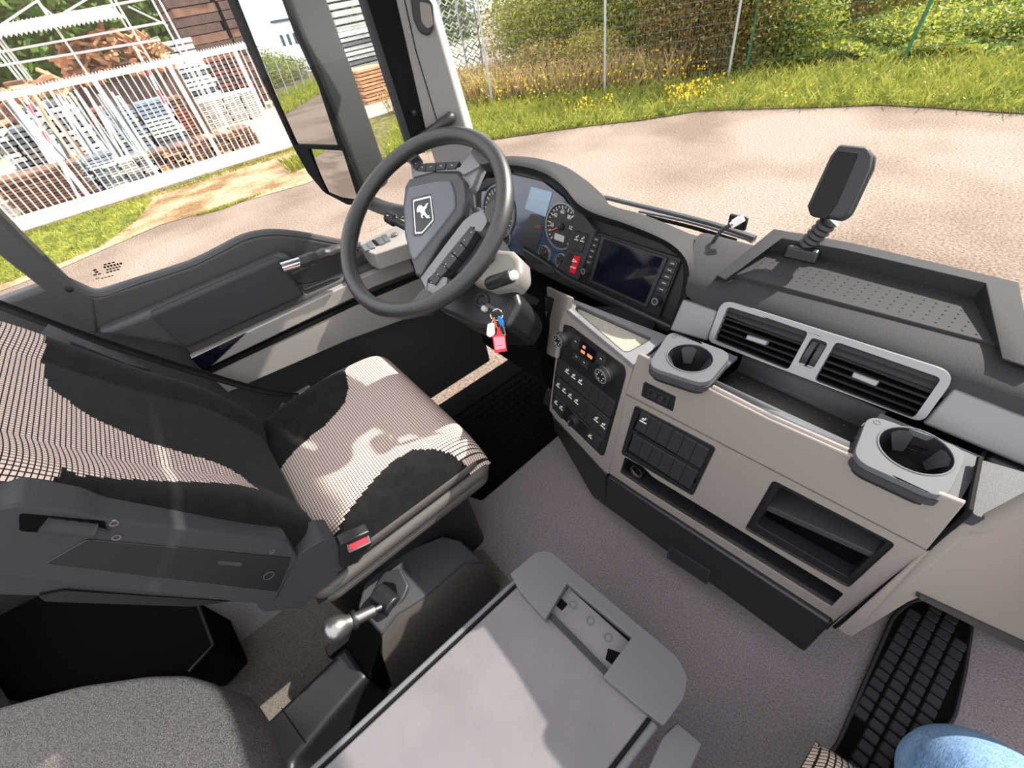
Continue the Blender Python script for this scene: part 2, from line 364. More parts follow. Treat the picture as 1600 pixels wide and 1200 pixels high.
B[0].z = Cc[0].z = .766; Cc[1] += V((-.002, .004, -.004)); B[4].z = .768; Cc[4].z = .768; Cc[4].x += .02; D[4].x += .03
rm.grid([A, B, Cc, D]); rm.build('tray_rim', M['dash'], dash, sm=50, solid=.003, bev=.004, seg=3)

# instrument hood: a padded lip swept around the instruments
hin = [(742, 300), (768, 272), (806, 268), (848, 281), (880, 304), (898, 327), (925, 342), (970, 356), (1030, 379), (1060, 401), (1068, 428), (1062, 468), (1046, 512)]
hout = [(722, 285), (752, 250), (800, 244), (852, 254), (884, 277), (905, 303), (934, 322), (985, 339), (1046, 367), (1079, 396), (1090, 430), (1086, 470), (1064, 520)]
FBk = lambda c: c
rows = []
for (ix, iy), (ox, oy) in zip(hin, hout):
    i0 = FB.P(ix, iy, .0); i1 = FB.P(ix, iy, .03); mx_, my_ = lerp(ix, ox, .42), lerp(iy, oy, .42); m1 = FB.P(mx_, my_, .043)
    q = FB.P(lerp(ix, ox, .78), lerp(iy, oy, .78), .03); o0 = FB.P(ox, oy, -.01); k = FB.u if False else V((0, 1, 0))
    out = (o0-FB.P(ix, iy, -.01)).normalized()
    rows.append([i0, i1, m1, q, o0, o0+k*.07-out*.02, o0+k*.16-out*.09])
hr = [[V(p) for p in r] for r in zip(*[spline(c, 3) for c in zip(*rows)])]
MB().grid([r[:3] for r in hr]).build('hood_lip_shade', M['black'], dash, sm=80, sub=1)  # black band: shade on the rear-facing lip, put into its colour
MB().grid([r[2:] for r in hr]).build('hood', M['dash'], dash, sm=80, sub=1)
# instrument fascia behind everything, with its lower lip
fas = [(745, 300), (806, 266), (850, 279), (884, 304), (900, 328), (970, 355), (1032, 379), (1064, 402), (1070, 430), (1062, 470), (1046, 516), (960, 478), (885, 441), (812, 400), (742, 380)]
MB().ex(FB, FB.poly(fas, -.004), -.03, -.004).build('fascia', M['black'], dash, bev=.002)
lip = [(812, 384), (842, 402), (885, 432), (960, 467), (1050, 509), (1046, 524), (958, 484), (882, 448), (822, 418)]
MB().ex(FB, FB.poly(lip, .02), -.03, .02).build('lower_lip', M['black'], dash, bev=.006, seg=3)
MB().tube([FB.P(x, y, .021) for x, y in ((890, 440), (960, 473), (1042, 511))], .0012, 6).build('lip_edge', M['dark'], dash)
tw = FB.poly([(835, 412), (862, 418), (866, 428), (838, 424)], .024); MB().ex(FB, rnd(tw, .003), .01, .024).build('dimmer_wheel', M['rubber'], dash, bev=.001)

# console: body behind the faces
CX0 = FF.px(945, 745)[0]; CX1 = .337
cz_top = .692
face_o = [(990, 572), (977, 615), (964, 680), (950, 738), (1300, 972), (1512, 790), (1420, 748), (1200, 654), (1130, 617), (1020, 588)]
h_sw = [(989, 633), (1000, 633), (1119, 697), (1117, 706), (1083, 774), (970, 712), (974, 700)]
h_slot = [(1208, 750), (1400, 850), (1326, 918), (1164, 826)]
h_low = [(977, 713), (1004, 728), (1170, 829), (1316, 914), (1316, 925), (1298, 948), (1130, 860), (1010, 775), (966, 739)]
h_sock = [(1005, 600), (1052, 620), (1050, 640), (1002, 618)]
HW = [(976, 714), (1004, 729), (1021, 746), (1165, 834), (1319, 928), (1298, 949), (1010, 768), (968, 740)]
bandtop = [(978, 614), (1449, 858)]; TOPE = [(.339, .209), (.29, .2), (.127, .188), (.06, .188), (-.104, .187)]
bandlow = [(977, 617), (964, 680), (950, 738), (1301, 972), (1447, 861)]
hs = [rnd(FF.poly(h), .008) for h in ([(993, 633), (1119, 699), (1083, 774), (971, 708)], [(1208, 750), (1400, 850), (1326, 918), (1164, 826)])]
hl = rnd(FF.poly(HW), .006)
MB().exh(FF, FF.poly(bandtop)+TOPE, [FF.poly([(1006, 598), (1055, 621), (1050, 642), (1002, 619)])], -.005, .002).build('upper_panel', M['beige'], dash, bev=.0015)
MB().exh(FF, FF.poly(bandlow), hs+[hl], -.012, 0).build('face_panel', M['beige'], dash, bev=.0015)
MB().pocket(FF, hl, -.14, -.003).build('lower_shelf_recess', M['black'], dash)
sl = MB().pocket(FF, hs[1], -.13, .001).build('slot_recess', M['black'], dash)
MB().exh(FF, [(x*1.0, y) for x, y in hs[1]], [rnd(FF.poly([(1216, 763), (1384, 850), (1323, 905), (1180, 822)]), .006)], -.03, -.004).build('slot_frame', M['black'], sl, bev=.002)
MB().ex(FF, FF.poly([(1190, 792), (1366, 873), (1360, 879), (1186, 799)]), -.12, -.008).build('divider', M['dark'], sl, bev=.0015)
MB().ex(FF, FF.poly([(1000, 733), (1148, 822), (1290, 900), (1288, 904), (1143, 826), (996, 738)]), -.13, -.06).build('shelf_step', M['dark'], dash)
# power socket in the lower shelf
_c = FF.P(995, 738, -.02)
sk = MB().lathe(_c-V((0, -.03, 0)), (0, -1, .15), [(.0, 0), (.012, 0), (.012, .03), (.0165, .03), (.0165, .034), (.0145, .034), (.0125, .012), (.0, .01)], 20, False).build('power_socket', M['brushed'], dash)
# side and top of the console
MB().prism([V((CX1, .503, .27)), V((CX1, .503, .675)), V((CX1, .75, .675)), V((CX1, .75, .2))], [V((CX1+.004, .503, .27)), V((CX1+.004, .503, .675)), V((CX1+.004, .75, .675)), V((CX1+.004, .75, .2))]).build('console_side', M['black'], dash)
# rounded silver lip along the shelf front
path = [FF.w(a, b, -.004) for a, b in ((.035, .188), (.06, .188), (.127, .188), (.225, .1945))]
MB().tube(spline([p+V((0, .003, -.001)) for p in path], 4), .0045, 10).build('shelf_lip', M['beige'], dash)
# shelf with its mat, back wall
MB().add([V((.03, .506, .688)), V((.228, .508, .695)), V((.228, .526, .692)), V((.03, .526, .686))], [(0, 1, 2, 3)]).build('shelf_front', M['cupg'], dash, solid=.004)
MB().grid(section(.022, .232, [(.508, .688), (.520, .688), (.526, .664), (.532, .656), (.618, .640), (.624, .644), (.628, .678)], 2)).build('shelf', M['dark'], dash, sm=50, solid=.002)
MB().add([V((.03, .536, .6568)), V((.226, .536, .6568)), V((.226, .612, .6428)), V((.03, .612, .6428))], [(0, 1, 2, 3)]).build('shelf_mat', M['shelfm'], dash, solid=-.001)
sm_ = FZ(.66).poly([(1098, 594), (1140, 574), (1336, 668), (1318, 722)])
pm = MB()
for i in range(10):
    for j in range(4):
        pm.lathe(V((.04+i*.02, .545+j*.018, .6565-.0033*j)), (0, 0, 1), [(.0016, 0), (.0003, .0012)], 6)
pm.build('shelf_stud', M['black'], dash)['kind'] = 'stuff'
for pts, nm in (([(1156, 592), (1200, 611), (1197, 622), (1153, 603)], 'lighter_socket_plate'), ([(1262, 634), (1312, 655), (1304, 667), (1255, 645)], 'ashtray_flap')):
    f = Fr((0, .6165, .65), (0, -1, .1)); p = f.poly(pts); o = MB().ex(f, rnd(p, .002), -.004, .003).build(nm, M['black'], dash, bev=.001)
    if 'lighter' in nm:
        for q in ((1165, 600), (1180, 607)): MB().ex(f, rect(*f.px(*q), .004, .006), .003, .0036).build('icon', M['icon'], o)
# lower drawer
dr = [(946, 742), (1300, 973), (1296, 980), (1255, 1021), (945, 792)]
dwr = MB().ex(FF, FF.poly([(948, 745), (1298, 976), (1256, 1020), (945, 791)], .012), -.2, .012).build('drawer', M['black'], dash, bev=.006, seg=3)
MB().exh(FF, rnd(FF.poly([(1046, 853), (1110, 893), (1104, 914), (1041, 872)], .014), .004), [rnd(FF.poly([(1049, 857), (1107, 894), (1102, 911), (1045, 872)], .014), .003)], .01, .0135).build('grip_frame', M['dark'], dwr)
MB().ex(FF, rnd(FF.poly([(1049, 857), (1107, 894), (1102, 911), (1045, 872)], .0125), .003), .01, .0125).build('finger_grip', M['rubber'], dwr)
# climate section: surround, tray and corner pieces
sur = [(884, 481), (990, 570), (977, 616), (964, 680), (950, 741), (938, 730), (866, 652), (858, 640), (866, 575), (875, 505)]
cl_in = [(880, 507), (893, 510), (976, 572), (978, 585), (944, 711), (938, 713), (866, 643), (861, 632), (866, 585)]
MB().exh(FC, FC.poly(sur, .002), [rnd(FC.poly(cl_in, .002), .006)], -.006, .002).build('climate_surround', M['beige'], dash, bev=.002, seg=3)
MB().ex(FC, FC.poly([(862, 650), (948, 742), (946, 792), (925, 775), (866, 672)], -.006), -.1, -.006).build('console_foot', M['black'], dash, bev=.004)
MB().prism([V((-.15, .52, .12)), V((-.15, .52, .63)), V((-.33, .62, .63)), V((-.33, .62, .12))], [V((-.145, .56, .12)), V((-.145, .56, .63)), V((-.2, .72, .63)), V((-.2, .72, .12))]).build('console_core', M['black'], dash)
_l = (FC.P(990, 570)-FC.P(884, 482)).normalized()
FT2 = Fr(FC.P(990, 570)+V((0, .002, .004)), V((0, 0, 1))-_l*_l.z, (0, 1, 0))
o_ = FT2.poly([(890, 465), (1043, 524), (1040, 530), (990, 570), (884, 482)]); i_ = rnd(FT2.poly([(901, 475), (1018, 527), (1012, 533), (984, 549), (975, 550), (899, 484)]), .005)
MB().exh(FT2, o_, [i_], -.012, .0).build('tray_surround', M['silver'], dash, bev=.002)
MB().pocket(FT2, i_, -.011, .001).build('tray_recess', M['silver'], dash)
_cx, _cy = sum(p[0] for p in i_)/len(i_), sum(p[1] for p in i_)/len(i_)
MB().ex(FT2, [(_cx+(a-_cx)*.95, _cy+(b-_cy)*.95) for a, b in i_], -.0108, -.0095).build('tray_liner', M['liner'], dash)
# panel beside the steering column
FK = Fr(FC.P(884, 482), (-.62, -.75, .22))
MB().ex(FK, FK.poly([(826, 437), (838, 440), (890, 464), (885, 482), (875, 507), (867, 560), (860, 557), (820, 533), (810, 481)]), -.012, 0).build('knee_panel', M['beige'], dash, bev=.006, seg=3)
kp = MB().ex(FK, rnd(FK.poly([(846, 459), (866, 466), (858, 503), (841, 496)]), .005), 0, .004).build('rocker_frame', M['black'], dash, bev=.001)
ks = MB().ex(FK, rnd(FK.poly([(850, 463), (861, 467), (854, 499), (844, 494)]), .002), .003, .008).build('rocker_switch', M['rubber'], kp, bev=.001)
MB().ex(FK, FK.poly([(848, 484), (856, 487), (853, 497), (845, 493)], .0085), .008, .0085).build('lamp_window', mat('rocker_lamp', '7a5a55', .4), kp)
# passenger side: bolster, end cap, silver strips
R0, R1 = PY(1520, 798, .508), PY(1332, 992, .50); Q0, Q1 = PZ(1604, 1010, .05), PZ(1440, 934, .05)
pn = (R0-R1).cross(Q0-R1).normalized(); pn = pn if pn.dot(CAM-R1) > 0 else -pn
FP = Fr(R1, pn)
pp = FP.poly([(1312, 985), (1506, 812), (1545, 817), (1605, 783), (1650, 766), (1665, 1035), (1600, 1008), (1440, 932), (1420, 940), (1330, 995)])
MB().ex(FP, pp, -.004, 0).build('passenger_panel', M['beige'], dash, bev=.001)
MB().tube(spline([PY(x, y, .508) for x, y in ((1316, 986), (1350, 962), (1425, 894), (1500, 828), (1540, 818), (1640, 768))], 6), [.006]+[.009]*29+[.009], 14).build('panel_roll', M['beige'], dash)
MB().ex(FP, FP.poly([(1438, 930), (1600, 1004), (1660, 1030), (1660, 1045), (1600, 1018), (1436, 936)], .006), -.02, .006).build('kick_strip', M['rubber'], dash)
fe = FZ(.70); MB().ex(fe, rnd(fe.poly([(1531, 716), (1620, 742), (1650, 756), (1604, 779), (1546, 812), (1519, 803)]), .006), -.02, -.001).build('end_cap', M['dark'], dash, bev=.0008)
MB().tube([fe.P(x, y, 0) for x, y in ((1531, 716), (1522, 760), (1515, 797))]+[PY(x, y, .503) for x, y in ((1508, 806), (1450, 860), (1304, 980))], .003, 6).build('seam_gasket', M['seal'], dash)
v0 = FV.px(1047, 516); v1 = FV.px(1068, 467); e1 = FV.px(1106, 533); e2 = FV.px(1122, 486)
MB().ex(FV, [v0, e1, e2, v1], -.03, .004).build('silver_strip', M['silver'], dash, bev=.004, seg=3)
r0, r1, r2, r3 = FV.px(1440, 661), FV.px(1600, 733), FV.px(1600, 650), FV.px(1490, 606)
k_ = (r1[1]-r0[1])/(r1[0]-r0[0]); k2 = (r2[1]-r3[1])/(r2[0]-r3[0]); X9 = .95
MB().ex(FV, [r0, (X9, r0[1]), (X9, r2[1]), r2, r3], -.03, .003).build('silver_strip', M['silver'], dash, bev=.004, seg=3)
MB().box(FV.w(.32, .02, -.065), (.86, .10, .03), (V((1, 0, 0)), FV.v, FV.n)).build('vent_backing', M['void'], dash)
MB().box((-.12, .56, .36), (.07, .08, .55)).build('console_core', M['void'], dash)
MB().box((.66, .66, .62), (.64, .06, .1)).build('under_strip', M['black'], dash, bev=.01)
MB().box((.1, .80, .35), (.5, .35, .5)).build('console_fill', M['void'], dash)

# ---------------------------------------------------------------- air vents
av = thing('air_vent_panel', 'satin silver twin air vent panel with black slats in the middle of the dashboard', 'air vent', (.1, .63, .68))
vo = rnd(FV.poly([(1128, 467), (1497, 584), (1441, 661), (1105, 533)], .008), [.022, .022, .012, .012], 6)
vh = [rnd(FV.poly(p, .008), .006) for p in ([(1137, 479), (1263, 519), (1231, 578), (1115, 531)], [(1306, 534), (1471, 591), (1427, 654), (1272, 594)], [(1268, 527), (1294, 536), (1270, 577), (1246, 568)])]
MB().exh(FV, vo, vh, -.004, .008).build('frame', M['lsilver'], av, bev=.0022, seg=3)
for k, (c, lab) in enumerate((([(1137, 479), (1263, 519), (1231, 578), (1115, 531)], 0), ([(1306, 534), (1471, 591), (1427, 654), (1272, 594)], 1))):
    P4 = [FV.px(x, y, 0) for x, y in c]
    for i in range(6):
        t = (i+.55)/6.1; a = V(P4[0]).lerp(V(P4[3]), t); b = V(P4[1]).lerp(V(P4[2]), t); w_ = (b-a)
        q = [FV.w(a.x, a.y, -.026), FV.w(b.x, b.y, -.026), FV.w(b.x, b.y-.004, .0015), FV.w(a.x, a.y-.004, .0015)]; n_ = V((0, .35, 1)).normalized()*.0016
        MB().prism([p-n_ for p in q], [p+n_ for p in q]).build('slat', M['slat'], av)
    for i in range(7):
        t = (i+.5)/7; a = V(P4[0]).lerp(V(P4[1]), t); b = V(P4[3]).lerp(V(P4[2]), t)
        MB().prism([FV.w(a.x-.0008, a.y, -.04), FV.w(b.x-.0008, b.y, -.04), FV.w(b.x-.0008, b.y, -.028), FV.w(a.x-.0008, a.y, -.028)], [FV.w(a.x+.0008, a.y, -.04), FV.w(b.x+.0008, b.y, -.04), FV.w(b.x+.0008, b.y, -.028), FV.w(a.x+.0008, a.y, -.028)]).build('vane', M['slat'], av)
    MB().pocket(FV, rnd(P4, .005), -.045, .0).build('duct', M['void'], av)
    tb = [(1168, 523), (1200, 533), (1196, 540), (1165, 530)] if k == 0 else [(1334, 581), (1374, 596), (1368, 604), (1330, 589)]
    MB().ex(FV, rnd(FV.poly(tb, .007), .002), -.006, .009).build('tab', M['lsilver'], av, bev=.0015)
for p4 in ([(1270, 533), (1279, 536), (1258, 571), (1249, 568)], [(1283, 537), (1292, 540), (1271, 575), (1262, 572)]):
    q = [V(FV.px(*p, 0)) for p in p4]; n = 10; rows = []
    for i in range(n+1):
        t = i/n; a, b = q[0].lerp(q[3], t), q[1].lerp(q[2], t); h = .002+.006*math.sin(PI*t)
        rows.append([FV.w(a.x, a.y, -.004), FV.w(a.x, a.y, h), FV.w(b.x, b.y, h), FV.w(b.x, b.y, -.004)])
    w_ = MB().grid(rows).build('thumb_wheel', M['rubber'], av, sm=20)
    a, b = q[0].lerp(q[3], .93), q[1].lerp(q[2], .93); a2, b2 = q[0].lerp(q[3], 1.0), q[1].lerp(q[2], 1.0)
    MB().ex(FV, [tuple(a), tuple(b), tuple(b2), tuple(a2)], .002, .006).build('mark', M['lsilver'], w_)

# ---------------------------------------------------------------- cup holders
def cup(pts, hole, hr, zt, label):
    f = FZ(zt); c = f.poly(pts); cx = sum(p[0] for p in c)/4; cy = sum(p[1] for p in c)/4
    t = thing('cup_holder', label, 'cup holder', (cx, cy, zt-.045), 'cup holders on the console shelf')
    top = rnd(c, .022, 6); hx_, hy_ = f.px(*hole); hc = circ(hx_, hy_, hr, 32)
    grow = lambda k: [(cx+(a-cx)*k, cy+(b-cy)*k) for a, b in top]
    MB().exh(f, top, [hc], -.009, 0).build('top_plate', M['cupg'], t, bev=.003, seg=3)
    MB().exh(f, grow(1.035), [hc], -.02, -.0095).build('collar', M['dark'], t, bev=.003, seg=3)
    MB().exh(f, grow(.93), [hc], -.03, -.0205).build('base', M['black'], t, bev=.002)
    MB().exh(f, circ(hx_, hy_, hr+.0016, 32), [circ(hx_, hy_, hr-.0008, 32)], -.001, .001).build('ring', M['cupg'], t, bev=.0005)
    MB().lathe(V((hx_, hy_, zt)), (0, 0, 1), [(hr-.001, -.001), (hr*.86, -.03), (hr*.8, -.046), (.001, -.046)], 28, False).build('well', M['black'], t)
    for k in range(4):                                   # sprung gripper flaps
        an = k*PI/2+.6; d = V((math.cos(an), math.sin(an), 0)); s = V((-d.y, d.x, 0)); b = V((hx_, hy_, zt))
        MB().prism([b+d*(hr-.002)+s*.014-V((0, 0, .004)), b+d*(hr-.002)-s*.014-V((0, 0, .004)), b+d*(hr-.016)-s*.006-V((0, 0, .03)), b+d*(hr-.016)+s*.006-V((0, 0, .03))],
                   [b+d*(hr-.001)+s*.014-V((0, 0, .006)), b+d*(hr-.001)-s*.014-V((0, 0, .006)), b+d*(hr-.014)-s*.006-V((0, 0, .033)), b+d*(hr-.014)+s*.006-V((0, 0, .033))]).build('gripper', M['rubber'], t)
    ic = V(f.px(*pts[1])).lerp(V((cx, cy)), .24); MB().exh(f, circ(ic.x, ic.y, .0042, 14), [circ(ic.x, ic.y, .0034, 14)], 0, .0004).build('cup_symbol', M['dark'], t)
    fs_ = FZ(.684 if hx_ < .1 else .690); x0_, x1_ = (-.088, .024) if hx_ < .1 else (.228, .338)
    MB().exh(fs_, ([(x0_, .507), (x1_, .507), (x1_, .60), (-.03, .60), (x0_, .56)] if hx_ < .1 else [(x0_, .507), (x1_, .507), (x1_, .605), (x0_, .605)]), [circ(hx_, hy_, hr+.002, 32)], -.006, 0).build('shelf_end', M['cupg'], dash)
    return t
cup([(1011, 572), (1047, 516), (1145, 552), (1104, 602)], (1078, 559), .036, .705, 'square grey cup holder beside the climate panel, near the screen')
cup([(1331, 717), (1357, 646), (1515, 704), (1478, 783)], (1430, 703), .0375, .705, 'square grey cup holder at the passenger end of the console shelf')

# ---------------------------------------------------------------- switch block in the console face
sb = thing('switch_block', 'black block of two rows of rocker switches in the console face', 'switch panel', FF.w(0, -.02, 0))
so = hs[0]
MB().exh(FF, so, [rnd(FF.poly(p), .003) for p in ([(1001, 643), (1108, 703), (1094, 733), (988, 671)], [(989, 676), (1091, 736), (1077, 766), (978, 706)])], -.02, .002).build('frame', M['black'], sb, bev=.002)
MB().pocket(FF, so, -.022, -.015).build('backing', M['void'], sb)
def rockers(fr, quad, n, par, c0, c1, gap=.0012, first=None, mt=None, lamp=None):
    q = [V(fr.px(x, y, c1)) for x, y in quad]; out = []
    for i in range(n):
        t0, t1 = i/n, (i+1)/n; a, b, c, d = q[0].lerp(q[1], t0), q[0].lerp(q[1], t1), q[3].lerp(q[2], t1), q[3].lerp(q[2], t0)
        cen = (a+b+c+d)/4; sh = lambda p: p+(cen-p).normalized()*gap
        a, b, c, d = sh(a), sh(b), sh(c), sh(d); m1, m2 = a.lerp(d, .5), b.lerp(c, .5)
        P = lambda v, h: fr.w(v.x, v.y, h)
        mb = MB(); mb.add([P(a, c0), P(b, c0), P(c, c0), P(d, c0), P(a, c1), P(b, c1), P(m2, c1-.0022), P(m1, c1-.0022), P(c, c1), P(d, c1), P(m1, c0), P(m2, c0)],
                          [(4, 5, 6, 7), (7, 6, 8, 9), (0, 1, 5, 4), (3, 2, 8, 9), (0, 4, 7, 10), (10, 7, 9, 3), (1, 5, 6, 11), (11, 6, 8, 2)])
        o = mb.build('rocker_switch', mt or M['rubber'], par, sm=15, bev=.0006); out.append(o)
        if first is None or i in first:
            x = a.lerp(m2, .5); l0, l1 = a.lerp(m1, .86), b.lerp(m2, .86); lm = (l0+l1)/2; w = (l1-l0)
            s_ = w*.33; u_ = (d-a).normalized()*.0011
            MB().prism([P(lm-s_-u_, c1-.001), P(lm+s_-u_, c1-.001), P(lm+s_+u_, c1-.001), P(lm-s_+u_, c1-.001)], [P(lm-s_-u_, c1+.0004), P(lm+s_-u_, c1+.0004), P(lm+s_+u_, c1+.0004), P(lm-s_+u_, c1+.0004)]).build('light_bar', lamp or M['icon'], o)
            ic = MB(); h = (b-a).length
            for (dx, dy, ww, hh) in ((-.16, .1, .08, .2), (0, 0, .34, .06), (.12, -.1, .08, .22), (0, .14, .12, .06)):
                cc = x+(b-a)*dx+(d-a)*(dy*.45); e1 = (b-a).normalized()*(ww*h/2); e2 = (d-a).normalized()*(hh*h/2)
                ic.prism([P(cc-e1-e2, c1-.001), P(cc+e1-e2, c1-.001), P(cc+e1+e2, c1-.001), P(cc-e1+e2, c1-.001)], [P(cc-e1-e2, c1+.0004), P(cc+e1-e2, c1+.0004), P(cc+e1+e2, c1+.0004), P(cc-e1+e2, c1+.0004)])
            ic.build('symbol', M['icon'], o)
    return out
rockers(FF, [(1001, 643), (1108, 703), (1094, 733), (991, 670)], 6, sb, -.012, .006, first=(0,))
rockers(FF, [(989, 678), (1091, 738), (1077, 765), (981, 703)], 6, sb, -.012, .005, first=())
hp = thing('socket_panel', 'small black headphone and switch plate above the switch block', 'switch panel', FF.w(-.02, .1, 0))
MB().ex(FF, rnd(FF.poly([(1007, 596), (1056, 620), (1051, 643), (1002, 619)], .003), .002), -.01, .003).build('plate', M['black'], hp, bev=.001)
MB().exh(FF, rnd(FF.poly([(1014, 607), (1046, 622), (1042, 634), (1011, 619)], .0045), .001), [rnd(FF.poly([(1016, 609), (1043, 622), (1040, 631), (1013, 618)], .0045), .001)], .002, .0045).build('bezel', M['rubber'], hp)
for q in ((1023, 617), (1033, 622)): MB().lathe(FF.P(*q, .003), (0, -1, 0), [(.0045, 0), (.0045, .003), (.003, .003), (.003, .0005)], 14, False).build('jack', M['dark'], hp)

# ---------------------------------------------------------------- climate and switch panel
cp = thing('climate_panel', 'black climate control panel with two silver ringed knobs and rocker switches', 'control panel', FC.P(920, 690, 0))
MB().ex(FC, rnd(FC.poly(cl_in, 0), .006), -.02, 0).build('panel', M['black'], cp, bev=.001)
disp = MB().ex(FC, rnd(FC.poly([(910, 533), (931, 549), (927, 567), (905, 549)], .002), .001), 0, .002).build('display', M['screen'], cp)
for p in ([(911, 539), (915, 542), (914, 546), (910, 543)], [(908, 546), (914, 550), (913, 554), (907, 550)], [(918, 552), (926, 558), (924, 562), (917, 556)]):
    MB().ex(FC, FC.poly(p, .0024), .002, .0024).build('segment', M['amber'], disp)
for p in ([(897, 522), (907, 530), (901, 549), (891, 540)], [(934, 550), (947, 560), (943, 575), (930, 566)], [(896, 551), (907, 560), (905, 567), (894, 559)], [(908, 560), (919, 569), (917, 577), (906, 568)]):
    o = MB().ex(FC, rnd(FC.poly(p, .003), .001), 0, .003).build('button', M['rubber'], cp, bev=.0006)
    c = [sum(q[k] for q in p)/4 for k in (0, 1)]; MB().ex(FC, rect(*FC.px(c[0], c[1]-2, .0033), .005, .0018, 0), .003, .0033).build('symbol', M['icon'], o)
def knob(fr, x, y, r, h, par, name='knob', face=None, ringm=None):
    p = fr.P(x, y, h); o = p-fr.n*h
    k = MB().lathe(o, fr.n, [(r*1.08, 0), (r*1.08, h*.35), (r, h*.4), (r, h*.96), (r*.97, h)], 28).build(name, M['brushed'] if ringm is None else M['rubber'], par)
    MB().lathe(o, fr.n, [(r*1.0, h*.97), (r*1.0, h*1.03), (r*.86, h*1.04), (r*.84, h*.98)], 28, False).build('ring', ringm or M['lsilver'], k)
    MB().lathe(o, fr.n, [(r*.85, h*.97), (r*.85, h*1.005)], 28).build('cap', face or M['black'], k)
    return k, o
for (x, y, r) in ((871, 533, .0165), (938, 588, .0175)):
    k, o = knob(FC, x, y, r, .017, cp)
    for i in range(6):
        a = i*PI/3; MB().box(o+FC.n*.0174+FC.u*(math.cos(a)*r*.55)+FC.v*(math.sin(a)*r*.55), (.0022, .0022, .0006), (FC.u, FC.v, FC.n)).build('symbol', M['icon'], k)
rockers(FC, [(873, 560), (961, 629), (953, 654), (869, 584)], 8, cp, 0, .004, first=(1, 2, 3))
rockers(FC, [(869, 590), (951, 661), (943, 687), (865, 612)], 8, cp, 0, .004, first=(0, 1, 2, 3, 6, 7))
rockers(FC, [(866, 618), (883, 634), (877, 655), (862, 637)], 2, cp, 0, .004, first=(0, 1))
rockers(FC, [(919, 672), (938, 689), (933, 705), (914, 688)], 2, cp, 0, .004, first=(0,))
for l in ([(867, 586), (953, 657)], [(864, 614), (890, 637), (896, 645), (943, 690)]):
    MB().tube([FC.P(x, y, .001) for x, y in l], .0008, 6).build('divider_line', M['brushed'], cp)
k, o = knob(FC, 893, 659, .0155, .012, cp, 'rotary_light_switch', None, M['dark'])
MB().box(o+FC.n*.016, (.006, .024, .012), (FC.u, FC.v, FC.n)).build('grip', M['black'], k, bev=.002)
MB().box(o+FC.n*.0223+FC.v*.006, (.001, .006, .0005), (FC.u, FC.v, FC.n)).build('mark', M['icon'], k)
# ---------------------------------------------------------------- instruments
ic = thing('instrument_cluster', 'instrument cluster with white ringed gauges and a pale blue display behind the wheel', 'gauges', FB.P(830, 400, 0))
clp = [(752, 296), (800, 272), (848, 283), (880, 308), (896, 330), (897, 350), (887, 388), (876, 424), (866, 424), (800, 392), (752, 372)]
MB().ex(FB, FB.poly(clp, .003), -.003, .003).build('face', M['cluster'], ic, bev=.001)
MB().ex(FB, rnd(FB.poly([(830, 292), (863, 300), (852, 339), (820, 326)], .0045), .001), .003, .0045).build('display', M['lcd'], ic)
dk = MB().ex(FB, rnd(FB.poly([(830, 334), (853, 342), (838, 392), (808, 378), (822, 345)], .0042), .004), .003, .0042).build('warning_lamp_field', M['gface'], ic)
MB().ex(FB, rnd(FB.poly([(837, 350), (846, 353), (844, 358), (835, 355)], .0048), .001), .0042, .0048).build('warning_lamp', mat('dim_red_lamp', '7c2c3a', .4), dk)
def gauge(c, e, label, ticks=22, big=True, pa=None, clip=None):
    a, b = FB.px(*c, .006); r = (V((a, b))-V(FB.px(*e, .006))).length
    g = MB().lathe(FB.w(a, b, .003), FB.n, [(r*.97, 0), (r*.97, .002), (0.0001, .002)], 40, False).build('dial', M['gface'], ic); g['label'] = label
    MB().lathe(FB.w(a, b, .003), FB.n, [(r*1.03, 0), (r*1.03, .005), (r*.95, .006), (r*.945, .001)], 48, False).build('ring', M['lsilver'], g)
    tm = MB(); hh = r*.07
    for i in range(ticks):
        an = math.radians(230-280*i/(ticks-1)); L = r*(.16 if i % 2 == 0 else .09); d = V((math.cos(an), math.sin(an)))
        m_ = d*(r*.88-L/2); X_ = FB.u*d.x+FB.v*d.y; Y_ = FB.u*-d.y+FB.v*d.x
        tm.box(FB.w(a+m_.x, b+m_.y, .0054), (L, r*.035, .0006), (X_, Y_, FB.n))
    tm.build('tick_marks', M['icon'], g)
    an = math.radians(pa if pa is not None else 222); d = V((math.cos(an), math.sin(an))); X_ = FB.u*d.x+FB.v*d.y; Y_ = FB.u*-d.y+FB.v*d.x
    MB().box(FB.w(a, b, .0072)+X_*(r*.38), (r*.76, r*.05, .001), (X_, Y_, FB.n)).build('needle', M['needle'], g)
    MB().lathe(FB.w(a, b, .005), FB.n, [(r*.17, 0), (r*.16, .005), (r*.1, .006)], 20).build('needle_hub', M['black'], g)
    return g, a, b, r
g, a, b, r = gauge((877, 354), (853.5, 360), 'white ringed speedometer with red needle', pa=207)
MB().ex(FB, rnd(rect(a-.002, b-r*.5, r*.62, r*.28), .001), .005, .0062).build('odometer', M['lcdg'], g)
nm = []
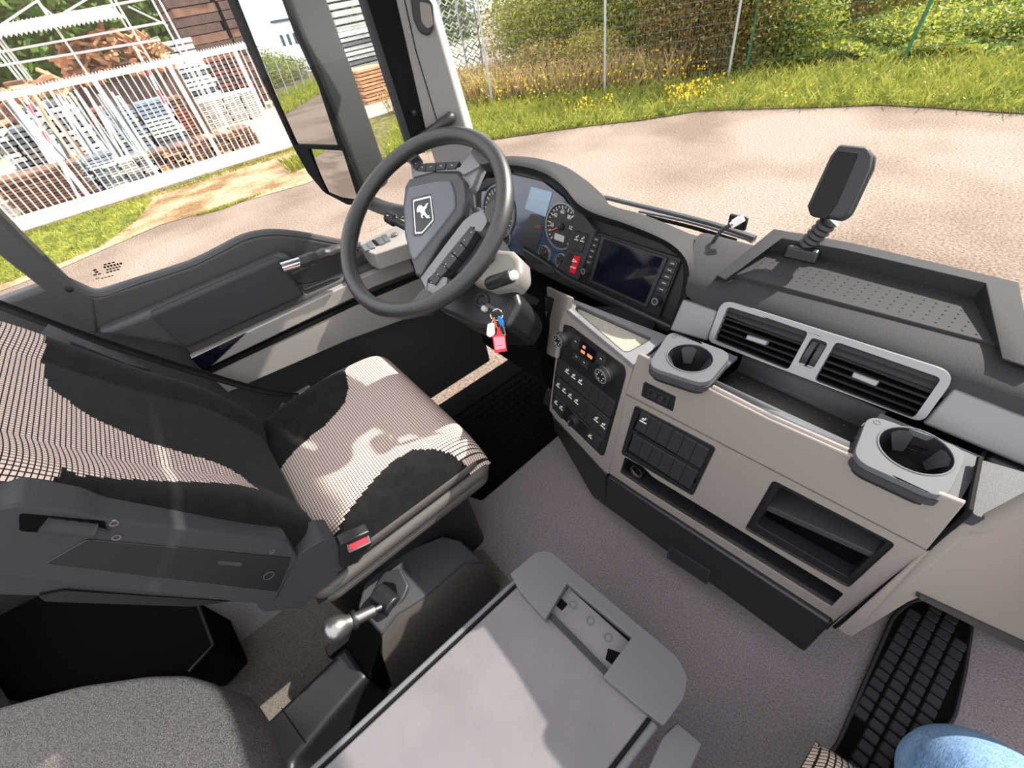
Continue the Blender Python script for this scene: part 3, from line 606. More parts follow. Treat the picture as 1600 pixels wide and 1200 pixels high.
for i, t in enumerate(('20', '40', '60', '80', '100')):
    cu = bpy.data.curves.new('numeral', 'FONT'); cu.body = t; cu.size = r*.24; cu.align_x = 'CENTER'; cu.align_y = 'CENTER'
    an = math.radians(230-280*(i+1)*20/125); o = bpy.data.objects.new('numeral', cu); COL.objects.link(o)
    p = FB.w(a+math.cos(an)*r*.62, b+math.sin(an)*r*.62, .0055)
    o.matrix_world = Matrix.Translation(p) @ Matrix((FB.u, FB.v, FB.n)).transposed().to_4x4()
    dg = bpy.context.evaluated_depsgraph_get(); me = bpy.data.meshes.new_from_object(o.evaluated_get(dg)); me.transform(o.matrix_world); me.transform(Matrix.Translation(-V(ic['_o'])))
    me.materials.clear(); me.materials.append(M['icon']); bpy.data.objects.remove(o)
    q = bpy.data.objects.new('numeral', me); COL.objects.link(q); q.parent = g
gauge((778, 332), (803, 330), 'white ringed rev counter', pa=215)
gauge((850.5, 397), (842, 399), 'small white ringed gauge', 7, False, 60)
gauge((877, 409), (868.5, 411), 'small white ringed gauge', 7, False, 240)
gauge((789, 372), (781, 374), 'small white ringed gauge', 7, False, 240)
ov = MB().ex(FB, FB.poly([(897, 318), (896, 347), (886, 388), (880, 406), (871, 423), (884, 431), (903, 437), (930, 361), (912, 336)], .009), -.003, .009).build('switch_fascia', M['dark'], dash, bev=.001)
def pairs(quad, reds=()):
    t = thing('rocker_switch_pair', 'pair of black rocker switches right of the speedometer' if not reds else 'black rocker beside the red hazard warning switch', 'switch', FB.P(*quad[3], .0), None)
    q4 = rnd(FB.poly([quad[0], quad[1], quad[2], quad[3]], .012), .001)
    MB().ex(FB, q4, .008, .0105).build('frame', M['void'], t)
    o = rockers(FB, quad, 2, t, .009, .014, gap=.0008, first=(0, 1) if not reds else ())
    if reds:
        o[1].data.materials[0] = M['red']; o[1]['label'] = 'red hazard warning switch'
        e = [FB.px(*p, .0148) for p in ((895.5, 404), (901, 410), (893.5, 409))]; i_ = [(lerp(x, sum(p[0] for p in e)/3, .4), lerp(y, sum(p[1] for p in e)/3, .4)) for x, y in e]
        MB().exh(FB, e, [i_], .012, .0146).build('warning_triangle', M['icon'], o[1])
        MB().ex(FB, FB.poly([(891, 416), (899, 418.5), (898.7, 420), (890.6, 417.4)], .0146), .012, .0146).build('light_bar', M['icon'], o[1])
pairs([(900, 361), (918, 366), (908, 394), (891, 389)]); pairs([(888, 396), (906, 401), (897, 429), (880, 422)], (1,))
# ---------------------------------------------------------------- head unit
hu = thing('infotainment_unit', 'black infotainment unit with dark glossy screen, side keys and two knobs', 'radio', FB.P(965, 460, .0))
MB().ex(FB, rnd(FB.poly([(929, 362), (1065, 404), (1029, 497), (902, 437)], .004), .008), -.004, .004).build('bezel', M['black'], hu, bev=.0015)
MB().exh(FB, rnd(FB.poly([(940, 369), (1043, 403), (1010, 480), (920, 440)], .008), .002), [rnd(FB.poly([(944, 373), (1036, 404), (1007, 475), (924, 438)], .008), .001)], .003, .008).build('screen_frame', M['rubber'], hu, bev=.001)
MB().ex(FB, FB.poly([(944, 373), (1036, 404), (1007, 475), (924, 438)], .0055), .003, .0055).build('screen', M['screen'], hu)
def keys(quad, n):
    q = [V(FB.px(x, y, .007)) for x, y in quad]
    for i in range(n):
        t0, t1 = i/n+.015, (i+1)/n-.015; p = [q[0].lerp(q[3], t0), q[1].lerp(q[2], t0), q[1].lerp(q[2], t1), q[0].lerp(q[3], t1)]
        o = MB().ex(FB, [tuple(v) for v in p], .003, .007).build('key', M['rubber'], hu, bev=.0007)
        c = (p[0]+p[1]+p[2]+p[3])/4; an = math.atan2((p[1]-p[0]).y, (p[1]-p[0]).x)
        sy = MB(); w = (p[1]-p[0]).length
        for k in range(3): sy.ex(FB, rect(c.x+(k-1)*w*.14*math.cos(an), c.y+(k-1)*w*.14*math.sin(an), w*.09, .0022, 0, an), .007, .0073)
        sy.build('legend', M['lcdg'], o)
keys([(928.5, 368), (937.5, 371), (923, 416), (913.5, 412)], 5); keys([(1046, 404), (1060, 409), (1039, 460), (1023.5, 454)], 5)
for x, y, r in ((911, 424, .0085), (1023, 471, .0095)):
    o = FB.P(x, y, .02)-FB.n*.02
    k = MB().lathe(o, FB.n, [(r*1.05, .003), (r, .016), (r*.95, .02), (r*.7, .02)], 24).build('knob', M['rubber'], hu)
    MB().lathe(o, FB.n, [(r*.8, .0195), (r*.8, .021), (r*.62, .021), (r*.6, .0195)], 24, False).build('ring', M['lsilver'], k)

# ---------------------------------------------------------------- steering column
W0 = V((-.614, .393, .855)); WN = _n((.166, -.556, .8146)); FWH = Fr(W0, WN)
sc = thing('steering_column', 'black steering column with grey upper cover, stalks and ignition lock', 'steering column', W0-WN*.3)
def shroud(px, c0, c1, k=1.0):
    p = FWH.poly(px, c1); cx = sum(q[0] for q in p)/len(p); cy = sum(q[1] for q in p)/len(p)
    return MB().prism([FWH.w(cx+(a-cx)*k, cy+(b-cy)*k, c0) for a, b in ccw(p)], [FWH.w(a, b, c1) for a, b in ccw(p)])
shroud([(700, 330), (748, 320), (768, 350), (764, 395), (720, 425), (680, 420)], -.20, -.04, .8).build('neck', M['dark'], sc, bev=.008, seg=3)
shroud([(730, 395), (776, 388), (800, 390), (813, 403), (815, 428), (803, 446), (770, 452), (735, 440)], -.13, -.075, 1.05).build('upper_cover', M['stalkw'], sc, bev=.012, seg=4)
shroud([(652, 452), (700, 425), (760, 440), (806, 448), (815, 475), (795, 512), (742, 510), (690, 487)], -.26, -.10, .9).build('lower_cover', M['black'], sc, bev=.012, seg=3)
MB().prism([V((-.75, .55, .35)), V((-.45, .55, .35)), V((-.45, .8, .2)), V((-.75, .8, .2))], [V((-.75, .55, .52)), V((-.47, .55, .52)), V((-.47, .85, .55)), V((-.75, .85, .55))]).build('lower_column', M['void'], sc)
p0, p1 = FWH.P(768, 442, -.062), FWH.P(800, 431, -.050); dd = (p1-p0).normalized()
st = MB().tube([p0-dd*.01, p0, p1], [.012, .0145, .0135], 18).build('wiper_stalk', M['black'], sc, bev=.001)
MB().lathe(p1-dd*.001, dd, [(.0098, 0), (.0098, .009), (.0085, .0115), (.002, .012)], 20).build('end_button', M['offw'], st)
for q in ((783, 428), (780, 433)): MB().box(FWH.P(*q, -.046), (.008, .0018, .001), (FWH.u, FWH.v, FWH.n)).build('symbol', M['lcdg'], st)
q0, q1 = FWH.P(640, 358, -.07), FWH.P(612, 342, -.06); d2 = (q1-q0).normalized()
s2 = MB().tube([q0, q1-d2*.016, q1-d2*.012, q1+d2*.014], [.009, .010, .0155, .015], 14).build('indicator_stalk', M['black'], sc, bev=.002)
MB().box(q1+FWH.n*.0152, (.008, .002, .001), (FWH.u, FWH.v, FWH.n)).build('symbol', M['icon'], s2)
ig = FWH.P(752, 469, -.095)
il = MB().lathe(ig-FWH.n*.012, FWH.n, [(.018, 0), (.018, .010), (.0155, .014), (.012, .0145), (.011, .008), (.001, .008)], 24, False).build('ignition_lock', M['rubber'], sc)
MB().lathe(FWH.P(755, 481, -.09)-FWH.n*.01, FWH.n, [(.0065, 0), (.0065, .009), (.005, .011)], 14).build('lock_button', M['lcdg'], sc)

# ---------------------------------------------------------------- key bunch
FKY = Fr(CAM+ray(778, 510)*((ig-CAM).dot(ray(800, 600))-.035), (.78, -.5, .2))
kb = thing('key_bunch', 'bunch of keys with red, white and blue tags hanging from the ignition', 'keys', FKY.P(778, 552))
kp0, kp1 = ig+FWH.n*.0, FKY.P(776, 487)
MB().box((kp0+kp1)/2, ((kp1-kp0).length, .009, .0028), ((kp1-kp0).normalized(), FKY.v.cross((kp1-kp0).normalized()).normalized().cross((kp1-kp0).normalized()), FKY.v.cross((kp1-kp0).normalized()).normalized())).build('ignition_key', M['brushed'], kb, bev=.0008)
cr = V(FKY.px(776, 492)); MB().tube([FKY.w(cr.x+.0125*math.cos(t*PI/12), cr.y+.0125*math.sin(t*PI/12), .002*math.sin(t)) for t in range(24)], .0011, 8, True).build('split_ring', M['chrome'], kb)
def tagp(px, c, d, m, nm, r=.002): return MB().ex(FKY, rnd(FKY.poly(px, c), r), c-d, c).build(nm, m, kb, bev=.0008)
tagp([(769, 524), (789, 523), (792, 549), (773, 552)], .004, .003, M['redlid'], 'red_tag', .0015)
MB().ex(FKY, FKY.poly([(771, 527), (788, 526), (790, 544), (774, 547)], .0048), .004, .0048).build('paper_label', M['pink'], kb)
MB().box(FKY.w(*FKY.px(781, 538), .0052), (.010, .0006, .0004), (FKY.u, FKY.v, FKY.n)).build('handwriting', M['black'], kb)
MB().ex(FKY, FKY.poly([(777, 512), (781, 512), (783, 526), (775, 526)], .003), .0, .003).build('red_tag_loop', M['redlid'], kb)
w_ = tagp([(762, 507), (773, 505), (774, 522), (766, 528), (760, 524)], .008, .006, M['offw'], 'white_fob', .004)
MB().tube([FKY.P(767, 507, .006), FKY.P(770, 500, .004)], .0012, 6).build('fob_loop', M['chrome'], kb)
MB().tube([FKY.P(771, 496, .002), FKY.P(774, 504, .004), FKY.P(776, 512, .003)], .0022, 8).build('orange_cord', M['orange'], kb)
tagp([(777, 496), (781, 494), (788, 504), (787, 511), (781, 508)], .007, .004, M['blue'], 'blue_key_cover', .003)
MB().ex(FKY, FKY.poly([(785, 509), (788, 510), (791, 524), (789, 526)], .006), .004, .006).build('key_blade', M['brushed'], kb)
tagp([(778, 504), (784, 508), (786, 518), (780, 518)], .0015, .003, M['black'], 'black_key_head', .002)
MB().ex(FKY, FKY.poly([(781, 517), (784, 517), (788, 533), (786, 532)], .002), .0, .002).build('key_blade', M['brushed'], kb)

# ---------------------------------------------------------------- steering wheel
sw = thing('steering_wheel', 'four spoke black leather steering wheel with silver spokes and shield emblem', 'steering wheel', W0-WN*.05)
NT = 64; rows = []
for i in range(NT):
    a = 2*PI*i/NT; d = FWH.u*math.cos(a)+FWH.v*math.sin(a)
    grip = .0172+.0016*max(0, math.cos(2*(a-.25)))**6
    rows.append([W0+d*(.2078+grip*math.cos(k*PI/7))+WN*(grip*1.05*math.sin(k*PI/7)) for k in range(14)])
MB().grid(rows, True, True).build('rim', M['grip'], sw)
def hubpart(px, c0, c1, m, nm, par=sw, bev=.003, r=.004, sg=3): return MB().ex(FWH, rnd(FWH.poly(px, c1), r), c0, c1).build(nm, m, par, bev=bev, seg=sg)
hub = hubpart([(639, 279), (679, 268), (716, 269), (727, 282), (730, 310), (723, 333), (690, 373), (656, 430), (649, 430), (641, 403), (631, 365), (629, 319), (632, 292)], -.055, -.012, M['hubdark'], 'airbag_cover', bev=.008)
hubpart([(637, 291), (680, 282), (704, 281), (711, 300), (712, 323), (690, 352), (646, 407), (640, 398), (633, 362), (631, 322)], -.03, -.0085, M['hub'], 'centre_pad', hub, bev=.005, r=.006)
em = hubpart([(642, 310), (673, 302), (679, 345), (660, 368), (646, 369)], -.012, -.0078, M['black'], 'emblem_field', hub, .001, .003)
es = [(645, 312.5), (673, 305.5), (677.5, 344), (659.5, 364.5), (648.5, 365.5)]; cxm, cym = 661, 338
MB().exh(FWH, rnd(FWH.poly(es, -.0068), .002), [rnd(FWH.poly([(lerp(x, cxm, .10), lerp(y, cym, .10)) for x, y in es], -.0068), .002)], -.0085, -.0068).build('emblem_border', M['chrome'], hub, bev=.0004)
# striding lion: head left, tail raised right, drawn in emblem pixels
lion = [(651, 328), (653, 322.5), (656, 320.5), (659, 321), (661, 323.5), (664, 322), (666, 318.5), (669, 317), (669.5, 318.3), (667.6, 320), (667, 324), (664.5, 327), (664, 331), (666, 334), (668, 337), (671, 336), (671.3, 337.6), (668.5, 339.6), (672, 339.2), (672, 340.8), (666.5, 341), (664, 337.5), (661.5, 335.5), (660, 338.5), (662, 340.6), (659.5, 341), (657.8, 338), (658, 333.5), (655.5, 331), (653, 332.2), (651.5, 331)]
MB().ex(FWH, FWH.poly(lion, -.0068), -.0082, -.0066).build('lion_emblem', M['chrome'], hub, bev=0)
# far button bank and its two spokes
s1 = hubpart([(641, 254), (644, 277), (680, 267), (717, 267), (724, 273), (751, 258), (739, 235), (724, 252), (718, 261), (694, 262), (660, 266), (654, 262), (650, 247)], -.04, -.02, M['silver'], 'spoke_frame', r=.003)
s1['label'] = 'silver spoke frame at the window side'
for p in ([(643, 250), (652, 244), (657, 254), (649, 266), (645, 262)], [(651, 266), (658, 256), (666, 255), (664, 267)], [(666, 255), (681, 254), (680, 266), (665, 267)], [(682, 254), (697, 253), (695, 264), (681, 265)], [(698, 253), (718, 252), (711, 263), (697, 264)]):
    o = hubpart(p, -.035, -.017, M['rubber'], 'button', s1, .0012, .001, 2); c = [sum(q[k] for q in p)/len(p) for k in (0, 1)]
    MB().box(FWH.P(c[0], c[1], -.0168), (.005, .0014, .0006), (FWH.u, FWH.v, FWH.n)).build('symbol', M['lcdg'], o)
hubpart([(724, 252), (739, 235), (752, 258), (738, 290), (728, 300), (722, 276)], -.05, -.026, M['silver'], 'spoke', s1)
hubpart([(640, 252), (652, 242), (640, 225), (622, 240)], -.03, -.004, M['grip'], 'spoke_grip', r=.006); hubpart([(734, 236), (750, 258), (778, 250), (770, 222), (748, 214)], -.03, -.003, M['grip'], 'spoke_grip', r=.01)
# near button bank and its two spokes
s2_ = hubpart([(757, 327), (745, 352), (737, 356), (706, 392), (682, 424), (668, 436), (666, 452), (657, 434), (690, 390), (724, 345), (738, 334)], -.04, -.018, M['silver'], 'spoke_frame', r=.003)
s2_['label'] = 'silver spoke frame at the passenger side'
bank = [((736, 352), (744, 361)), ((716, 376), (728, 387)), ((703, 392), (715, 403)), ((689, 410), (700, 421)), ((679, 424), (688, 434)), ((670, 436), (679, 446))]
for i in range(5):
    p = [bank[i][0], bank[i][1], bank[i+1][1], bank[i+1][0]]
    p = [(lerp(x, sum(q[0] for q in p)/4, .05), lerp(y, sum(q[1] for q in p)/4, .05)) for x, y in p]
    o = hubpart(p, -.036, -.016, M['rubber'], 'button', s2_, .0012, .001, 2); c = [sum(q[k] for q in p)/4 for k in (0, 1)]
    for k in (-.18, .18): MB().box(FWH.P(c[0]+k*30, c[1]-k*34, -.0158), (.0035, .0014, .0006), (FWH.u, FWH.v, FWH.n)).build('symbol', M['lcdg'], o)
hubpart([(742, 348), (756, 330), (762, 345), (752, 362), (741, 360)], -.05, -.015, M['silver'], 'spoke', s2_)
hubpart([(664, 440), (678, 444), (690, 432), (699, 433), (697, 447), (674, 462), (664, 456)], -.05, -.02, M['silver'], 'spoke', s2_)
hubpart([(755, 326), (763, 350), (785, 345), (795, 310), (782, 300)], -.03, -.003, M['grip'], 'spoke_grip', r=.01); hubpart([(662, 448), (676, 464), (668, 486), (642, 490), (636, 478)], -.03, -.006, M['grip'], 'spoke_grip', r=.01)
shroud([(640, 300), (720, 285), (716, 330), (655, 410)], -.12, -.03, .7).build('hub_back', M['black'], sw)

# ---------------------------------------------------------------- dash mounted display unit
FD = Fr(PY(1312, 285, .83), (.12, -.9, .42))
dm = thing('dash_display_unit', 'dark grey handheld sized display unit on a ribbed neck on the dash tray', 'display', PZ(1255, 400, .763))
ho = FD.poly([(1311, 223), (1358, 227), (1370, 243), (1367, 262), (1331, 338), (1316, 347), (1264, 338), (1259, 322), (1296, 242)])
cx_ = sum(p[0] for p in ho)/9; cy_ = sum(p[1] for p in ho)/9
MB().prism([FD.w(cx_+(a-cx_)*.9, cy_+(b-cy_)*.9, -.038) for a, b in ccw(ho)], [FD.w(a, b, -.008) for a, b in ccw(ho)]).build('rear_shell', M['dark'], dm, bev=.007, seg=3)
fo = FD.poly([(1311, 223), (1358, 227), (1366, 241), (1362, 262), (1327, 336), (1312, 346), (1264, 338), (1259, 322), (1296, 242)], .002)
fi = FD.poly([(1306, 236), (1341, 240), (1308, 318), (1290, 343), (1268, 338), (1264, 326)], .006)
MB().prism([FD.w(a, b, -.009) for a, b in ccw(fo)], [FD.w(cx_+(a-cx_)*.9, cy_+(b-cy_)*.93, .004) for a, b in ccw(fo)]).build('front_shell', M['dark'], dm, bev=.004, seg=3)
MB().ex(FD, rnd(fi, .003), .0, .006).build('screen', M['devs'], dm, bev=.001)
na, nb = PY(1296, 345, .835), PY(1256, 388, .835); dn = (na-nb); L = dn.length
MB().lathe(nb, dn, [(.016 if i % 2 == 0 else .0125, L*i/12) for i in range(13)], 20).build('bellows', M['rubber'], dm, sm=15)
fb = FZ(.764); bq = fb.poly([(1221, 402), (1274, 414), (1292, 388), (1240, 376)])
cb = V((sum(p[0] for p in bq)/4, sum(p[1] for p in bq)/4))
MB().prism([fb.w(a, b, 0) for a, b in ccw(bq)], [fb.w(lerp(a, cb.x, .12), lerp(b, cb.y, .12), .02) for a, b in ccw(bq)]).build('foot', M['black'], dm, bev=.003, seg=3)
# ---------------------------------------------------------------- loose cable
cab = thing('loose_cable', 'short black cable with a white plug standing up beside the dash tray', 'cable', PZ(1112, 380, .755))
cpth = spline([PY(1112, 384, .80), PY(1118, 372, .80), PY(1130, 358, .805), PY(1146, 350, .81)], 8)
cm = MB().tube(cpth, [.0042 if i % 2 else .0034 for i in range(len(cpth))], 10).build('sleeve', M['rubber'], cab, sm=20)
pq = [PY(1143, 352, .81), PY(1161, 341, .815)]; ax_ = (pq[1]-pq[0]).normalized(); ay = ax_.cross(V((0, 1, 0))).normalized()
pl_ = MB().box((pq[0]+pq[1])/2, ((pq[1]-pq[0]).length, .009, .013), (ax_, V((0, 1, 0)), ay)).build('plug', M['offw'], cab, bev=.0015)
MB().box((pq[0]+pq[1])/2+ay*.007, (.012, .005, .003), (ax_, V((0, 1, 0)), ay)).build('latch', M['white'], pl_)
# ---------------------------------------------------------------- wiper outside the windscreen
wp = thing('windscreen_wiper', 'black windscreen wiper resting outside at the foot of the glass', 'wiper', PY(1050, 345, 1.22))
MB().tube(spline([PY(944, 308, 1.22), PY(985, 318, 1.22), PY(1060, 336, 1.22), PY(1120, 352, 1.22), PY(1180, 372, 1.22)], 5), .011, 8, flat=.6).build('blade', M['mhouse'], wp)
MB().tube(spline([PY(1000, 330, 1.25), PY(1060, 342, 1.25), PY(1110, 355, 1.25), PY(1178, 376, 1.25)], 5), [.010]*15+[.014], 8, flat=.5).build('arm', M['lidedge'], wp)
MB().tube(spline([PY(1010, 338, 1.21), PY(1080, 355, 1.21), PY(1150, 376, 1.21)], 5), .006, 8).build('rubber_edge', M['seal'], wp)
sbk = thing('sensor_bracket', 'small square black sensor bracket on the windscreen behind the white plug', 'bracket', PY(1153, 358, 1.125))
MB().box(PY(1153, 347, 1.125), (.05, .012, .036)).build('plate', M['black'], sbk, bev=.004)
MB().box(PY(1153, 347, 1.125)+V((0, -.008, .0)), (.03, .008, .018)).build('pad', M['rubber'], sbk, bev=.002)
# ================================================================ driver's door, pillar, side window
DX = -1.05
FX = lambda x: Fr((x, 0, .7), (1, 0, 0))
dr1 = setting('door_1')
F0 = FX(DX)
shell = [(96, 436), (150, 461), (215, 441), (300, 413), (345, 391), (378, 374), (408, 366), (440, 365), (480, 370), (545, 382), (640, 395), (720, 400), (740, 470), (640, 498), (545, 535), (357, 620), (322, 640), (240, 600), (140, 520)]
sp_ = [F0.px(x, y) for x, y in shell[:12]]
body = sp_+[F0.px(745, 470), (F0.px(745, 470)[0], -.72), (-.55, -.72), (-.55, F0.px(96, 436)[1])]
MB().ex(F0, body, -.05, 0).build('door_panel', M['door'], dr1, bev=.012, seg=4)
MB().tube(spline([F0.P(x, y, -.012) for x, y in [(60, 402)]+shell[:12]], 4), .012, 8).build('window_ledge', M['door'], dr1)
F1 = FX(-1.0)
MB().ex(F1, F1.poly([(150, 523), (234, 488), (440, 398), (455, 400), (480, 460), (560, 425), (640, 392), (700, 400), (700, 460), (545, 535), (356, 618), (315, 575), (290, 545)]), -.05, -.004).build('armrest_block', M['door'], dr1, bev=.014, seg=4)
F2 = FX(-.985)
MB().ex(F2, rnd(F2.poly([(233, 492), (437, 402), (478, 462), (291, 546)]), .012), -.03, 0).build('storage_lid', M['dark'], dr1, bev=.01, seg=4)
MB().ex(F2, F2.poly([(298, 560), (540, 446), (566, 433), (640, 402), (648, 424), (582, 450), (548, 468), (317, 579)], .006), -.02, .006).build('silver_strip', M['doorsil'], dr1, bev=.004, seg=3)
MB().ex(F2, F2.poly([(299, 561), (385, 520), (330, 572), (317, 579)], .0075), .005, .0075).build('gloss_insert', M['screen'], dr1)
MB().ex(F2, F2.poly([(324, 583), (560, 475), (680, 425), (690, 478), (545, 531), (357, 613)], .0), -.02, .0).build('lower_panel', M['doorsil'], dr1, bev=.002)
MB().ex(F2, F2.poly([(319, 581), (550, 473), (660, 428), (660, 433), (552, 479), (325, 586)], .002), -.01, .002).build('shadow_gap', M['seal'], dr1)
# grab tube with its recess
pk = MB().ex(F1, rnd(F1.poly([(445, 432), (520, 398), (545, 395), (545, 420), (500, 440), (470, 446)], -.001), .015), -.01, -.001).build('handle_recess', M['black'], dr1, bev=.004)
a_, b_ = F2.P(440, 418, .03), F2.P(556, 383, .03)
hd = MB().tube([a_, a_.lerp(b_, .3)], .013, 16).build('grab_handle', M['chrome'], dr1)
MB().tube([a_.lerp(b_, t)+V((0, 0, .0015*math.sin(t*37))) for t in [.22+.78*i/16 for i in range(17)]], [.0155+.0016*((i*7) % 5)/4 for i in range(17)], 12).build('worn_wrap', M['grip'], hd, sm=20)
# switch console
zc = PX(600, 378, -.97).z; FS = FZ(zc)
sp = [(561, 380), (616, 354), (655, 350), (665, 370), (585, 397), (571, 392)]
ar = MB().ex(FS, FS.poly(sp), -.05, 0).build('switch_console', M['doorsil'], dr1, bev=.004, seg=3)
for p in ([(564, 383), (571, 380), (577, 390), (570, 392)], [(572, 379), (579, 376), (586, 386), (579, 388)], [(585, 373), (594, 369), (602, 379), (594, 382)], [(595, 368), (603, 365), (610, 375), (603, 378)]):
    MB().ex(FS, rnd(FS.poly(p, .004), .001), 0, .004).build('window_switch', M['lidedge'], ar, bev=.001)
MB().ex(FS, FS.poly([(580, 376), (584, 374), (593, 383), (588, 385)], .0005), 0, .0008).build('switch_gap', M['seal'], ar)
c_ = FS.P(616, 367, .003); MB().lathe(c_, (0, 0, 1), [(.011, -.003), (.011, .002), (.009, .004), (.001, .004)], 20).build('mirror_knob', M['lidedge'], ar)
MB().ex(F2, F2.poly([(588, 400), (640, 376), (690, 360), (690, 385), (640, 398), (592, 418)], .02), -.03, .02).build('pull_front', M['doorsil'], dr1, bev=.004, seg=3)
MB().ex(F2, F2.poly([(592, 418), (640, 398), (690, 385), (690, 405), (642, 418), (610, 428)], .004), -.02, .004).build('pull_recess', M['black'], dr1, bev=.004)
# glass with its etched marking, rear window post
GX = -1.085
pane = MB().ex(FX(GX), [(-.62, .02), (-.62, 1.1), (.5, 1.1), (.66, .5), (.72, .0), (.4, .0), (-.2, .0)], -.004, 0).build('window_pane', M['glass'], dr1)
FG = FX(GX+.001); mk = MB()
for (x0, y0, x1, y1, w) in ((162, 414, 181, 409, .0016), (162, 418, 192, 411, .0022), (166, 422, 190, 415.5, .0016), (166, 426, 188, 420, .0016), (146, 430, 160, 427, .0013), (149, 436, 156, 434, .001), (158, 435, 179, 430, .001), (147, 421, 153, 427, .003)):
    p, q = V(FG.px(x0, y0)), V(FG.px(x1, y1)); d = (q-p).normalized(); n_ = V((-d.y, d.x))*w; L = (q-p).length; k = max(2, int(L/.006))
    for i in range(k):
        s, e = p+d*(L*i/k), p+d*(L*(i+.72)/k); mk.ex(FG, [tuple(s-n_), tuple(e-n_), tuple(e+n_), tuple(s+n_)], 0, .0003)
mk.build('etched_marking', M['seal'], pane)
FR_ = FX(-1.06); MB().ex(FR_, FR_.poly([(-260, 60), (0, 332), (40, 374), (108, 440), (150, 462), (158, 520), (140, 521), (60, 445), (0, 398), (-260, 150)]), -.04, .012).build('window_post', M['door'], dr1, bev=.01, seg=3)
MB().lathe(FR_.P(108, 452, .012), (1, 0, 0), [(.007, 0), (.0065, .002), (.001, .003)], 12).build('screw_cap', M['black'], dr1)
# A pillar: door frame seal, grey inner trim, painted outer edge
tp = setting('trim_1')
FE = FX(-1.06); MB().ex(FE, FE.poly([(470, -330), (560, -330), (618, -8), (666, 203), (660, 232), (641, 226), (564, -8)]), -.03, .01).build('door_frame', M['seal'], tp, bev=.008, seg=3)
MB().ex(FE, FE.poly([(466, -330), (476, -330), (572, -8), (645, 222), (638, 226), (563, -8)], .014), -.01, .014).build('glass_channel', M['dark'], tp, bev=.003)
p1_, p2_, p3_ = PX(618, 0, -1.05), PX(665, 200, -1.05), PX(668, 0, -1.0)
FPi = Fr(p1_, (p2_-p1_).cross(p3_-p1_) if (p2_-p1_).cross(p3_-p1_).dot(CAM-p1_) > 0 else -(p2_-p1_).cross(p3_-p1_))
MB().ex(FPi, FPi.poly([(556, -330), (612, -330), (669, -4), (727, 197), (775, 350), (710, 350), (664, 206), (617, -4)]), -.03, 0).build('pillar_trim', M['pillar'], tp, bev=.006, seg=3)
MB().tube([FPi.P(x, y, .001) for x, y in ((632, 0), (650, 80), (683, 190))], .0015, 6).build('trim_seam', M['seal'], tp)
Fo = FX(-1.03); MB().ex(Fo, Fo.poly([(600, -330), (655, -330), (683, 0), (739, 196), (742, 215), (722, 215), (666, 0)], -.0), -.05, .0).build('outer_pillar', M['white'], tp, bev=.006)
spk = FPi.poly([(640, -6), (655, -12), (676, 5), (678, 42), (670, 57), (655, 52), (645, 30)], .012)
k_ = MB().ex(FPi, rnd(spk, .01), -.002, .012).build('speaker_pod', M['dark'], tp, bev=.005, seg=3)
MB().ex(FPi, rnd(FPi.poly([(655, 2), (672, 6), (677, 40), (668, 46), (658, 34)], .015), .006), .01, .015).build('speaker_grille', M['grille'], k_, bev=.002)
MB().lathe(PX(644, 176, -1.05)+V((.01, 0, 0)), (1, 0, 0), [(.008, 0), (.007, .003), (.001, .004)], 12).build('screw_cap', M['black'], tp)
gh = [FPi.P(x, y, c) for x, y, c in ((640, 232, .012), (660, 215, .03), (684, 198, .034), (702, 186, .02), (704, 183, .0))]
MB().tube(spline(gh, 5), [.014]*11+[.016]*5+[.017, .016, .015, .013, .01], 12).build('grab_handle', M['grip'], tp)
MB().box((-1.02, .78, .62), (.12, .3, .35)).build('dash_end', M['door'], tp, bev=.02, seg=3)

# ================================================================ driver's seat
seat = thing('driver_chair', 'driver seat in woven beige cloth with black velour bolsters', 'seat', (-.61, .02, .02))
SX, SA = -.605, .262; YB, YF = -.20, .268
FSE = FZ(.49)
ins = FSE.poly([(372, 762), (440, 700), (507, 655), (535, 625), (542, 600), (538, 575), (553, 540), (640, 545), (770, 660), (748, 682), (722, 690), (690, 693), (645, 700), (612, 718), (583, 745), (487, 842), (430, 880)])
def cush(u, v):
    x = SX+SA*u; y = lerp(YB, YF, (v+1)/2)
    e = max(0, 1-abs(u)**9)**.5*max(0, 1-abs(v)**10)**.5
    z = .335+.13*e+.028*max(0, abs(u)-.55)**1.0/.45*e*(1 if v < .3 else max(0, 1-(v-.3)/.6))+.02*(v+1)/2-.02*math.exp(-((v+.75)/.3)**2)
    return V((x*1.0, y, z))
def split(n, m, fun, test, seatobj, nm1, m1, nm2, m2, uv):
    pts = [[fun(-1+2*i/n, -1+2*j/m) for i in range(n+1)] for j in range(m+1)]; A, B_ = MB(), MB()
    flat = [p for r in pts for p in r]; fa, fb_ = [], []
    for j in range(m):
        for i in range(n):
            q = (j*(n+1)+i, j*(n+1)+i+1, (j+1)*(n+1)+i+1, (j+1)*(n+1)+i); c = (flat[q[0]]+flat[q[2]])/2
            (fa if test(c) else fb_).append(q)
    def mk(fs, nm, mt):
        used = sorted({i for f in fs for i in f}); mp = {k: i for i, k in enumerate(used)}; mb = MB(); mb.add([flat[k] for k in used], [tuple(mp[i] for i in f) for f in fs])
        return mb.build(nm, mt, seatobj, sm=180, uv=uv)
    cx = sum(p.x for p in flat)/len(flat); mk(fa, nm1, m1)
    for s in (-1, 1): mk([f for f in fb_ if ((flat[f[0]].x+flat[f[2]].x)/2-cx)*s >= 0], nm2, m2)
split(110, 110, cush, lambda c: inpoly(c.x, c.y, ins), seat, 'cushion_insert', M['weave'], 'cushion_bolster', M['velour'], lambda c: (c.x, c.y))
